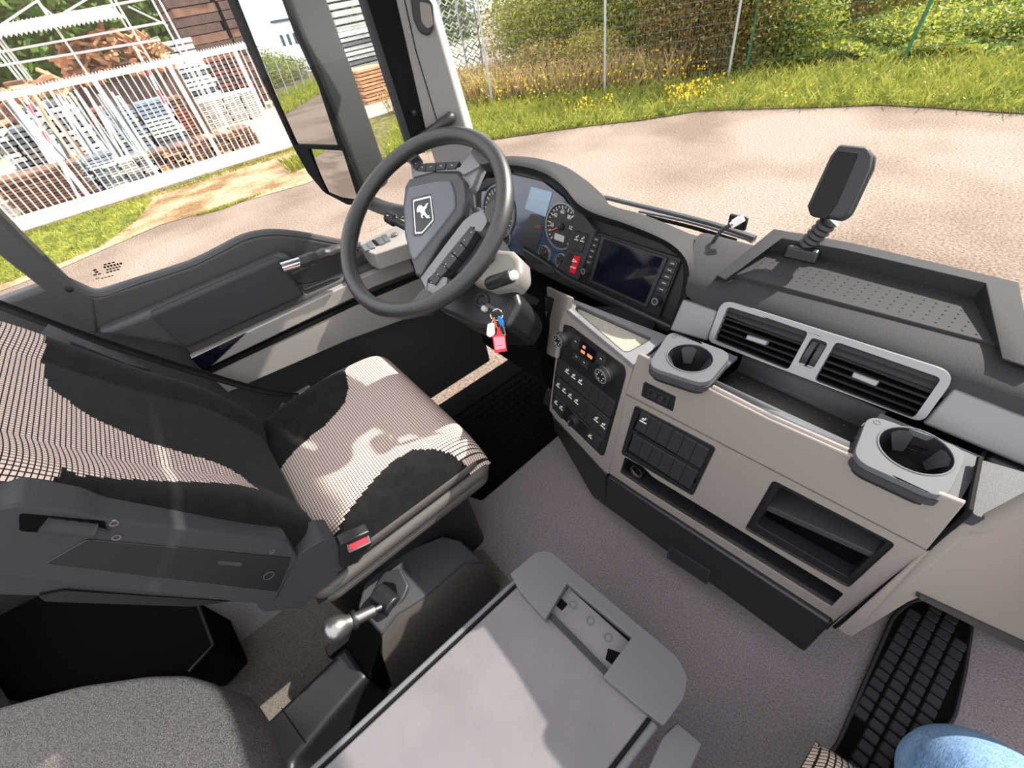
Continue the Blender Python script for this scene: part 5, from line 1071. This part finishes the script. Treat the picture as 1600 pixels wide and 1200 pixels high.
# ---------------------------------------------------------------- stacks in the yard behind the gate
_bx = {}
def boxmesh(dx, dy, dz, m):
    key = (round(dx, 2), round(dy, 2), round(dz, 3), m.name)
    if key not in _bx:
        o = MB().box((0, 0, 0), (dx, dy, dz)).build('plank', m, None, sm=0); _bx[key] = o.data; bpy.data.objects.remove(o)
    return _bx[key]
def stack(lb, rt, dep, rows, cols, mts, label, cat='stack', piece='plank', xp=None, fill=.93, gap=.72, jit=.03):
    p = G(*lb); x = p.x if xp is None else xp
    a = PX(lb[0], lb[1], x); b = PX(rt[0], rt[1], x); z1 = b.z; ya, yb = a.y, b.y
    t = thing('material_stack', label, cat, (x-dep/2, (ya+yb)/2, GZ), 'stacks in the storage yard')
    H = z1-GZ; n = max(1, int(round(rows*H/max(.05, z1-a.z)))) if xp is not None else rows
    n = min(n, 14); dz = H/n; dy = (yb-ya)/cols
    for i in range(n):
        for j in range(cols):
            m = mts[(i*7+j*3+(i*j) % 5) % len(mts)]
            o = bpy.data.objects.new(piece, boxmesh(dep, dy*fill, dz*gap, m)); COL.objects.link(o); o.parent = t
            o.location = (random.uniform(-jit, jit), ya+dy*(j+.5)-(ya+yb)/2+random.uniform(-jit, jit)*1.5, dz*(i+.4)+.005); o.rotation_euler.z = random.uniform(-.03, .03); o.scale.y = random.uniform(.93, 1.0)
    return t
W1, W2, W3, W4 = M['wood1'], M['wood2'], M['wood3'], M['wood4']; SB, SG, SDk = M['steelb'], M['steelg'], M['steeld']
stack((14, 326), (122, 250), 1.0, 10, 1, [W1, W1, W4], 'brown plank stack low behind the rear end of the gate', xp=-15.6)
stack((8, 275), (120, 246), 1.2, 2, 4, [W2, M['conc']], 'pale timber bearers lying behind the low brown plank stack', xp=-16.9)
stack((108, 304), (176, 237), 1.0, 9, 2, [SB, SG, SDk], 'blue grey steel parts bundle beside the low brown planks', piece='steel_part', xp=-15.7)
stack((180, 290), (232, 240), 1.0, 8, 3, [M['grille'], SG, M['conc'], SDk], 'grey mesh bin of fittings behind the gate middle', piece='fitting', xp=-15.6)
stack((236, 276), (392, 196), 1.0, 8, 12, [W1, W1, W4, W2], 'long row of stacked brown boards behind the gate', xp=-15.7)
stack((176, 214), (260, 150), 1.2, 12, 2, [SB, SB, SG, SDk], 'blue grey steel panel stack in the yard middle', piece='panel', xp=-19)
stack((118, 224), (178, 162), 1.2, 8, 2, [W3, W3, M['brick'], W4], 'red brown board stack left of the blue panels', xp=-19.5)
stack((246, 186), (284, 148), 1.2, 6, 2, [W3, W1], 'rust brown board stack right of the blue panels', xp=-20)
stack((290, 172), (398, 138), 1.5, 2, 4, [M['conc']], 'long pale concrete blocks lying across the yard', piece='block', xp=-22)
stack((274, 140), (322, 92), 1.2, 13, 1, [SG, SDk, SG, M['offw']], 'pale aluminium frame stack beside the concrete blocks', piece='frame', xp=-24)
stack((328, 118), (378, 80), 1.5, 8, 2, [W4, W3, W4], 'dark crate stack behind the concrete blocks', piece='crate', xp=-25)
stack((300, 90), (392, -40), 3, 7, 2, [W4, W4, W1], 'tall dark brown crate stack at the back of the yard', piece='crate', xp=-27, gap=.9)
stack((250, 90), (298, 55), 1.5, 6, 2, [SG, M['steelg'], M['offw']], 'pale green panel stack in front of the tall crates', piece='panel', xp=-25)
stack((40, 200), (110, 150), 1.2, 13, 2, [SG, SDk, M['offw']], 'stack of pale steel tubes at the rear of the yard', piece='tube_bundle', xp=-19)
stack((0, 240), (60, 190), 1.2, 9, 3, [SG, SDk, M['grille'], M['offw']], 'grey pile of steel couplers behind the gate end', piece='coupler', xp=-17.5)
# right of the mirror
stack((574, 168), (604, 98), 1.2, 10, 1, [M['brick'], W2], 'pallet of orange bricks seen between mirror and pillar', piece='brick_layer', xp=-17.5)
stack((540, 120), (604, 36), 1.5, 13, 1, [SG, SDk, SG, M['offw']], 'silver frame stack seen between mirror and pillar', piece='frame', xp=-20)
stack((528, 60), (560, -30), 1.5, 13, 1, [SG, SDk, SG, SDk, SG, SB, M['offw']], 'tall silver rack of frames beside the mirror', piece='frame', xp=-23)
for k, (xl, xr, yb_, yt) in enumerate(((696, 722, 92, -60), (722, 748, 96, -60))):
    p = G(xl, yb_+26); 
    t = thing('frame_stack', ('left' if k == 0 else 'right')+' of two tall stacks of galvanised frames beyond the pillar', 'stack', (p.x, p.y, GZ), 'galvanised frame stacks beyond the pillar')
    a, b = PX(xl, 60, p.x), PX(xr, 60, p.x); zt = PX(xl, yt, p.x).z
    for i in range(26):
        z = lerp(GZ+.1, zt, i/25); o = MB().tube([V((p.x, lerp(a.y, b.y, s)+.05*math.sin(i*2.3), z+(.09 if j % 2 else -.03))) for j, s in enumerate((0, .2, .4, .6, .8, 1))], .028, 5).build('frame', SG if i % 3 else SDk, t, sm=0)
    for yy in (a.y, b.y): MB().box((p.x, yy, (GZ+zt)/2), (.05, .05, zt-GZ)).build('rack_post', M['galv'], t)

# heap of timber offcuts
c = PX(178, 92, -22); hp_ = thing('timber_heap', 'heap of orange timber offcuts in a cage behind the gate', 'heap', (c.x, c.y, GZ))
zz0 = PX(178, 128, -22).z
MB().box((c.x, c.y, (GZ+zz0)/2), (1.6, 3.0, zz0-GZ)).build('cage_base', W4, hp_)
for i in range(260):
    u, v, w = random.uniform(-1, 1), random.uniform(-1, 1), random.random()
    o = bpy.data.objects.new('offcut', boxmesh(.10, random.choice((.22, .34, .46)), random.choice((.07, .11)), random.choice((W2, W2, W1, M['brick'])))); COL.objects.link(o); o.parent = hp_
    o.location = (u*.7+.2, v*1.55, zz0-GZ+.05+w*1.25*(1-.45*v*v)); o.rotation_euler = (random.uniform(-.9, .9), random.uniform(-.4, .4), random.uniform(-.7, .7))
c = PX(25, 130, -20); h2 = thing('timber_heap', 'smaller heap of broken orange boards at the left photo edge', 'heap', (c.x, c.y, GZ))
MB().box((c.x, c.y, GZ+.75), (1.2, 1.6, 1.5)).build('cage_base', W4, h2)
for i in range(60):
    o = bpy.data.objects.new('offcut', boxmesh(.1, random.choice((.4, .6)), .09, random.choice((W2, W1, M['brick'])))); COL.objects.link(o); o.parent = h2
    o.location = (random.uniform(-.5, .6), random.uniform(-.9, .9), 1.5+random.random()*1.0); o.rotation_euler = (random.uniform(-.9, .9), random.uniform(-.4, .4), random.uniform(-.7, .7))
# leaning poles
random.seed(11)
for i in range(26):
    a = PX(10+i*7+random.uniform(-6, 6), 150+random.uniform(-20, 25), -17.2); b = PX(80+i*7+random.uniform(-8, 8), 262+random.uniform(-14, 10), -16.4)
    b.z = max(b.z, GZ+.02); o = MB().cyl(a, b, .035, None, 8).build('leaning_pole', W2 if i in (5, 9) else (SG if i % 3 else SDk), None)
    tag(o, 'pole of the leaning bundle of scaffold poles behind the gate', 'pole', 'leaning scaffold poles')
for i, (x, y) in enumerate(((28, 153), (205, 84))):
    a = PX(x+6, y-10, -16.8); b = PX(x+36, y+46, -16.2); b = a+(b-a)*((GZ-a.z)/(b.z-a.z)); t = thing('warning_post', ('red and white post among the leaning poles' if i == 0 else 'red and white post by the timber heap'), 'post', b)
    n_ = 9
    for k in range(n_): MB().cyl(a.lerp(b, k/n_), a.lerp(b, (k+1)/n_), .032, None, 10).build('band', M['red'] if k in (1, 3) else M['white'], t)
# scaffold rack with its corrugated roof
XS = -21.0
rk = thing('scaffold_rack', 'white scaffold rack with a corrugated roof above the yard stacks', 'scaffold', (XS, PX(90, 60, XS).y, GZ))
def pole(p, q, r=.03): MB().cyl(p, q, r, None, 8).build('tube', M['gatew'], rk)
for (x, y) in ((-20, 60), (22, 95), (116, 85), (215, 60), (262, 25)):
    p = PX(x, y, XS); pole(V((XS, p.y, GZ)), V((XS, p.y, 3.6)))
    pole(V((XS-1.4, p.y, GZ)), V((XS-1.4, p.y, 3.6)))
for (x0, y0_, x1, y1_) in ((-20, 85, 255, 35), (-20, 106, 250, 62), (-20, 45, 120, 18), (60, 30, 260, -8)): pole(PX(x0, y0_, XS+.04), PX(x1, y1_, XS+.04))
for (x0, y0_, x1, y1_) in ((0, 40, 60, 0), (60, 5, 90, 30), (90, 26, 150, -10), (200, 10, 262, 40)): pole(PX(x0, y0_, XS-.7), PX(x1, y1_, XS-.7), .022)
r0, r1 = PX(-30, 62, XS+.3), PX(186, 12, XS+.3); zr = (r0.z+r1.z)/2
rows = []; nn = 90
for i in range(nn+1):
    yy = lerp(r0.y, r1.y, i/nn); h = .05*math.sin(i*PI/1.5); rows.append([V((XS+.4, yy, zr-.12+h)), V((XS-1.8, yy, zr+.25+h))])
MB().grid(rows).build('corrugated_roof', M['gatew'], rk, solid=.01)
bk = thing('yard_hedge', 'dark green hedge closing off the back of the storage yard', 'hedge', (-34, 6, GZ))
random.seed(3)
RNG = np.random.default_rng(5)
def fastmesh(name, v, f, m, par=None):
    """plain mesh from arrays (foliage)"""
    me = bpy.data.meshes.new(name); n, k = f.shape; v = np.asarray(v, np.float32)
    if par is not None: v = v-np.array(par['_o'], np.float32)
    me.vertices.add(len(v)); me.vertices.foreach_set('co', v.ravel()); me.loops.add(n*k); me.loops.foreach_set('vertex_index', f.ravel().astype(np.int32))
    me.polygons.add(n); me.polygons.foreach_set('loop_start', np.arange(0, n*k, k, dtype=np.int32)); me.polygons.foreach_set('loop_total', np.full(n, k, np.int32)); me.update(calc_edges=True)
    me.materials.append(m); o = bpy.data.objects.new(name, me); COL.objects.link(o)
    if par is not None: o.parent = par; o['_o'] = par['_o']
    return o
def unit(a): return a/np.linalg.norm(a, axis=1, keepdims=True)
def leafv(c, s0, s1, wid=.45, flat=.7):
    n = len(c); s = RNG.uniform(s0, s1, (n, 1)); a = unit(RNG.normal(size=(n, 3))*np.array((1, 1, flat))); b = unit(np.cross(a, RNG.normal(size=(n, 3))))
    v = np.stack((c-a*s, c+b*s*wid, c+a*s, c-b*s*wid), 1).reshape(-1, 3); return v, np.arange(4*n).reshape(n, 4)
def bladev(p, h0, h1, w, lean=.35):
    n = len(p); h = RNG.uniform(h0, h1, (n, 1)); a = RNG.uniform(0, 2*PI, n); d = np.stack((np.cos(a), np.sin(a), 0*a), 1); l = np.concatenate((RNG.normal(0, lean, (n, 2)), np.zeros((n, 1))), 1)*h; z = np.array((0, 0, 1))
    v = np.stack((p-d*w, p+d*w, p+l*.45+z*h*.6+d*w*.7, p+l+z*h), 1).reshape(-1, 3); return v, np.arange(4*n).reshape(n, 4)
def inpts(poly, n, z=GZ+.01):
    q = [(p.x, p.y) for p in poly]; xs = [p[0] for p in q]; ys = [p[1] for p in q]; out = np.zeros((0, 3))
    while len(out) < n:
        x = RNG.uniform(min(xs), max(xs), 2*n); y = RNG.uniform(min(ys), max(ys), 2*n); c = np.zeros(2*n, bool); j = len(q)-1
        for i in range(len(q)):
            if q[i][1] != q[j][1]: c ^= ((q[i][1] > y) != (q[j][1] > y)) & (x < (q[j][0]-q[i][0])*(y-q[i][1])/(q[j][1]-q[i][1])+q[i][0])
            j = i
        out = np.concatenate((out, np.stack((x[c], y[c], np.full(c.sum(), z)), 1)))
    return out[:n]
def cat(*vf):
    V_, F_, o = [], [], 0
    for v, f in vf: V_.append(v); F_.append(f+o); o += len(v)
    return np.concatenate(V_), np.concatenate(F_)
_c = np.stack((-33+RNG.normal(0, .8, 9000), RNG.uniform(-12, 24, 9000), GZ+RNG.uniform(0, 7, 9000)), 1)
fastmesh('foliage', *leafv(_c, .15, .35), M['leafd'], bk)
MB().box((-34, 6, GZ+3), (.3, 36, 6)).build('core', M['soil'], bk)

# ---------------------------------------------------------------- fences
def fence(name, label, posts, m_post, m_wire, h, r, lean=None, vs=.06, hs=.22, pr=.03):
    t = thing(name, label, 'fence', (sum(p[0] for p in posts)/len(posts), sum(p[1] for p in posts)/len(posts), GZ))
    for i, (x, y) in enumerate(posts):
        L = lean[i] if lean else (0, 0)
        MB().cyl(V((x, y, GZ)), V((x+L[0], y+L[1], GZ+h+.06)), pr, None, 8).build('post', m_post, t)
    wm = MB()
    for i in range(len(posts)-1):
        a, b = V((*posts[i], 0)), V((*posts[i+1], 0)); d = (b-a); n = int(d.length/vs); e = d.normalized(); s = V((-e.y, e.x, 0))
        def quad(p, q, w, side):
            o = len(wm.v); wm.v += [p-side*w, p+side*w, q+side*w, q-side*w]; wm.f.append((o, o+1, o+2, o+3))
        for k in range(n):
            p = a+d*(k/n); quad(V((p.x, p.y, GZ+.03)), V((p.x, p.y, GZ+h)), r*.7, e)
        for k in range(int(h/hs)+1):
            z = GZ+.05+k*hs; quad(V((a.x, a.y, z)), V((b.x, b.y, z)), r*1.3, V((0, 0, 1)))
    wm.build('wire_mesh', m_wire, t, sm=0)['kind'] = 'stuff'
    return t
fence('mesh_fence', 'grey galvanised mesh fence in front of the shrubs', [(-16.7, 5.0), (-13.95, 6.75), (-11.27, 8.45), (-8.6, 10.15), (-6.18, 11.79)], M['galv'], M['steeld'], 2.5, .0024)
fence('green_fence', 'dark green wire fence in front of the bramble slope', [(-6.08, 12.38), (-3.23, 13.37), (-.3, 14.35), (2.7, 15.3), (5.7, 16.2)], M['greenp'], M['wireg'], 2.0, .004, [(0, 0), (.18, 0), (0, 0), (0, 0), (0, 0)], vs=.11, hs=.28, pr=.035)
fence('rear_fence', 'grey mesh fence along the verge reflected in the side mirror', [(-11.3-.12*k, -6-2.5*k) for k in range(18)], M['galv'], M['galv'], 2.0, .006, vs=.12, hs=.22)

# ---------------------------------------------------------------- plants
def stuff(name, label, ct, vf, m): o = fastmesh(name, *vf, m); tag(o, label, ct); o['kind'] = 'stuff'; return o
fl_ = [V((-14.3, 7.0, 0)), V((-11.2, 8.9, 0)), V((-8.5, 10.6, 0)), V((-6.1, 12.3, 0)), V((-3.2, 13.6, 0)), V((-.3, 14.6, 0)), V((5, 15.4, 0))]
verge = [G(600, 252)]+edge_r+[V((6, 11.6, 0))]+fl_[::-1]
stuff('verge_grass', 'bright green grass verge along the road edge', 'grass', cat(bladev(inpts(verge, 95000), .03, .13, .006, .5), leafv(inpts(verge, 22000)+np.array((0, 0, .06)), .012, .04, .5)), M['grass1'])
stuff('verge_stalks', 'olive and dry taller stalks in the road verge', 'grass', cat(bladev(inpts(verge, 15000), .08, .34, .005, .4), leafv(inpts(verge, 9000)+np.array((0, 0, .14)), .012, .04)), M['grass2'])
reed = [V((-15, 6.9, 0)), V((-11.2, 8.6, 0)), V((-7.2, 11.2, 0)), V((-7.6, 13, 0)), V((-15, 9.6, 0))]
rp = inpts(reed, 9000)
stuff('dry_reeds', 'dry straw coloured reeds around the grey mesh fence', 'grass', cat(bladev(inpts(reed, 5000), .2, .9, .006, .25), leafv(rp+np.stack((0*rp[:, 0], 0*rp[:, 0], RNG.uniform(.1, .8, 9000)), 1), .015, .045, .5)), M['dry'])
rp = inpts(reed, 9000)
stuff('reed_undergrowth', 'green leafy undergrowth between the dry reeds', 'grass', leafv(rp+np.stack((0*rp[:, 0], 0*rp[:, 0], RNG.uniform(.02, .6, 9000)), 1), .02, .055, .5), M['leafy'])
gl = [V((GXP+.25, -4.5, 0)), G(75, 356), G(200, 318), G(240, 312), G(215, 345), G(160, 385), G(100, 410), V((-10.6, -4.5, 0))]
stuff('gate_grass', 'green grass patch at the rear foot of the gate', 'grass', bladev(inpts(gl, 26000), .02, .09, .007, .6), M['grass1'])
stuff('gate_weeds', 'sparse weeds along the gate track and in the sand', 'weeds', cat(bladev(inpts([V((GXP+.15, -4, 0)), V((GXP+.5, -4, 0)), V((GXP+.45, 5.5, 0)), V((GXP+.12, 5.5, 0))], 1500), .03, .16, .008), bladev(inpts([G(300, 340), G(350, 327), G(440, 292), G(420, 300)], 700), .02, .07, .008), bladev(inpts([G(448, 262), G(475, 252), G(480, 262), G(455, 272)], 260), .1, .35, .01)), M['grass2'])
stuff('rear_verge_grass', 'green verge reflected in the side mirror', 'grass', bladev(inpts([V((-12.3, -4.5, 0)), V((-9.5, -4.5, 0)), V((-11.0, -50, 0)), V((-15.5, -50, 0))], 30000), .1, .35, .02), M['grass1'])
def fl(poly, n, z0, z1): p = inpts(poly, n); p[:, 2] += RNG.uniform(z0, z1, n); return leafv(p, .015, .032, 1.0, 1.0)
stuff('yellow_flowers', 'small yellow flowers scattered through the road verge', 'flowers', cat(fl(verge, 260, .08, .3), fl([V((-13, 7.8, 0)), V((-10.5, 8.2, 0)), V((-6.5, 11.3, 0)), V((-6.5, 12, 0))], 420, .15, .6), fl([G(1030, 172), G(1100, 158), G(1130, 152), G(1060, 174)], 200, .1, .45), fl([G(890, 190), G(960, 178), G(970, 172), G(880, 182)], 90, .1, .35), fl([V((-11, 10.4, 0)), V((-9.6, 10.9, 0)), V((-9.4, 11.6, 0)), V((-11, 11.2, 0))], 260, .5, 1.1)), M['flower'])
def bush(c, rx, ry, rz, n, s, m, label, m2=None, stems=5, name='shrub', grp='shrubs behind the fences', f2=.4):
    t = thing(name, label, 'shrub', (c[0], c[1], GZ), grp)
    def pts(k):
        d = unit(RNG.normal(size=(k, 3)))*(RNG.random((k, 1))**.4)*(1+.25*np.sin(RNG.uniform(0, 9, (k, 1))))
        return np.stack((c[0]+d[:, 0]*rx, c[1]+d[:, 1]*ry, GZ+np.maximum(.02, rz*(1+d[:, 2])*.52)), 1)
    fastmesh('foliage', *leafv(pts(n), s*.5, s*1.1), m, t)
    if m2: fastmesh('second_foliage', *leafv(pts(int(n*f2)), s*.5, s*1.1), m2, t)
    for i in range(stems):
        an = random.uniform(0, 2*PI); k = random.uniform(.1, .5)
        MB().tube([V((c[0]+.12*math.cos(an), c[1]+.12*math.sin(an), GZ)), V((c[0]+k*rx*.5*math.cos(an), c[1]+k*ry*.5*math.sin(an), GZ+rz*.5)), V((c[0]+k*rx*math.cos(an), c[1]+k*ry*math.sin(an), GZ+rz*.95))], [.035, .025, .01], 6).build('stem', M['bark'], t)
    return t
random.seed(21)
bush((-12.9, 12.2), 2.1, 1.7, 2.8, 15000, .06, M['leafo'], 'olive shrub behind the fence nearest the pillar', M['leafy'])
bush((-10.6, 12.9), 1.9, 1.6, 3.0, 15000, .06, M['leafy'], 'yellow green shrub between the two left fence posts', M['leafo'], f2=.7)
bush((-8.8, 13.2), 1.5, 1.4, 3.0, 11000, .06, M['leafo'], 'olive shrub right behind the middle grey post', M['leafy'], f2=.7)
bush((-11.4, 10.6), 1.0, .8, 1.1, 5500, .045, M['dry'], 'low dry straw coloured bush just behind the left fence', M['leafo'], 2, f2=.8)
bush((-9.9, 11.2), 1.0, .7, 1.2, 5500, .045, M['leafy'], 'low dry flowering bush right of the straw bush', M['dry'], 2, f2=.8)
bush((-7.7, 12.2), 1.2, 1.0, 3.2, 14000, .05, M['leafr'], 'russet leaved tree with many thin trunks left of the green fence', M['leafo'], 9, f2=.6)
bush((-6.5, 13.0), 1.1, 1.0, 3.2, 12000, .05, M['leafo'], 'olive tree close to the first green post', M['leafr'], 8, f2=.6)
bush((-5.5, 13.5), .8, .7, 1.5, 6000, .05, M['leafy'], 'small bright bush right behind the first green post', M['leafd'], 3)
bush((-15.2, 15.5), 3.2, 2.5, 5.0, 12000, .10, M['leafo'], 'tall olive tree far behind the left fence', M['leafd'])
bush((-10.0, 17.0), 3.4, 2.5, 5.0, 12000, .10, M['leafo'], 'tall olive tree far behind the middle grey post', M['leafd'])
bush((-6.2, 17.5), 2.4, 2.0, 4.4, 9000, .10, M['leafr'], 'tall russet tree far behind the fence corner', M['leafo'])
for i, (x, y, rx, h) in enumerate(((-3.6, 15.4, 1.4, .7), (-1.2, 15.9, 1.5, .7), (1.6, 16.8, 1.6, .7), (-2.6, 18.4, 2.0, .9), (1.0, 19.6, 2.2, .9), (-4.8, 20.5, 2.0, 1.0))):
    bush((x, y), rx, 1.2, h, 8500, .055, M['leafy'], ['bramble clump just behind the leaning green post', 'bramble clump right of the leaning green post', 'bramble clump at the right photo edge', 'bramble clump in the slope middle below the rocks', 'bramble clump high at the right photo edge', 'bramble clump beside the left rock'][i], M['leafd'], 0, 'bramble_clump', 'bramble clumps on the slope', f2=.35+.3*(i % 2))
def slopepts(n, lo, hi):
    p = inpts([V((-5.9, 12.6, 0)), V((8, 16.8, 0)), V((8, 34, 0)), V((-9, 34, 0))], n, GZ+.02); p[:, 2] += np.abs(np.sin(p[:, 0]*1.7)*np.sin(p[:, 1]*1.3))*.35+np.maximum(0, (p[:, 1]-15)*.10)+RNG.uniform(lo, hi, n); return p
stuff('bramble_slope', 'yellow green bramble and ivy covering the slope behind the green fence', 'ground cover', leafv(slopepts(95000, 0, .15), .03, .085), M['leafy'])
stuff('ivy_slope', 'darker green ivy leaves mixed into the bramble slope', 'ground cover', leafv(slopepts(30000, 0, .18), .03, .085), M['leafd'])
patch('ground_slope', [V((-9, 15, 0)), V((8, 15, 0)), V((8, 34, 0)), V((-9, 34, 0))], .03, M['soil'])
sl_ = MB().add([V((-9, 15, GZ+.03)), V((10, 15, GZ+.03)), V((10, 36, GZ+2.1)), V((-9, 36, GZ+2.1))], [(0, 1, 2, 3)]).build('ground_bank', M['soil'], None); struct(sl_)
def rock(p, s, label, sd):
    random.seed(sd); bm = bmesh.new(); bmesh.ops.create_icosphere(bm, subdivisions=3, radius=1)
    ph = [random.uniform(0, 6) for _ in range(6)]
    for v in bm.verts:
        k = 1+.22*math.sin(v.co.x*2.7+ph[0])*math.sin(v.co.y*3.1+ph[1])+.14*math.sin(v.co.z*4.3+ph[2]+v.co.x*3)
        v.co = V((v.co.x*k*s[0], v.co.y*k*s[1], max(-.5, v.co.z)*k*s[2]))
    me = bpy.data.meshes.new('boulder'); bm.to_mesh(me); bm.free(); me.materials.append(M['rock'])
    o = bpy.data.objects.new('boulder', me); COL.objects.link(o); o.location = p; return tag(o, label, 'rock', 'boulders on the slope')
pr1, pr2 = at(1232, 26, 1, 20.5), at(1327, 16, 1, 21.0)
rock(pr1, (.55, .5, .65), 'grey boulder on the slope left of the other boulder', 5); rock(pr2, (.5, .45, .6), 'pale boulder on the slope right of the other boulder', 9)
random.seed(31)
for i in range(7):
    bush((-15.5-.5*i-random.uniform(0, 1), -12-7*i), 2.8, 3.4, 1.9+.35*(i % 3), 3000, .14, (M['leafo'], M['leafd'], M['leafy'])[i % 3], 'shrub %s reflected in the side mirror' % ('nearest the gate', 'second from the gate', 'third from the gate', 'fourth from the gate', 'fifth from the gate', 'sixth from the gate', 'farthest from the gate')[i], M['flower'] if i == 1 else M['leafd'], 3, 'shrub', 'shrubs along the rear fence', f2=.12 if i == 1 else .5)
def house(x, y, w, d, h, label):
    t = thing('house', label, 'house', (x, y, GZ), 'white houses reflected in the mirror')
    MB().box((x, y, GZ+h/2), (w, d, h)).build('walls', M['housew'], t); MB().box((x, y, GZ+h+.15), (w+.5, d+.5, .3)).build('roof', M['houseg'], t)
    for i in range(3): MB().box((x-w/2+w*(i+.5)/3, y+d/2+.03, GZ+h*.62), (w*.16, .06, h*.24)).build('window', M['houseg'], t)
house(-38, -84, 4.5, 5, 4.2, 'white flat roofed house seen in the upper left of the mirror'); house(-28.5, -94, 3.2, 4, 6.0, 'tall white house seen in the middle of the mirror')
for _o in bpy.data.objects:
    if '_o' in _o: del _o['_o']
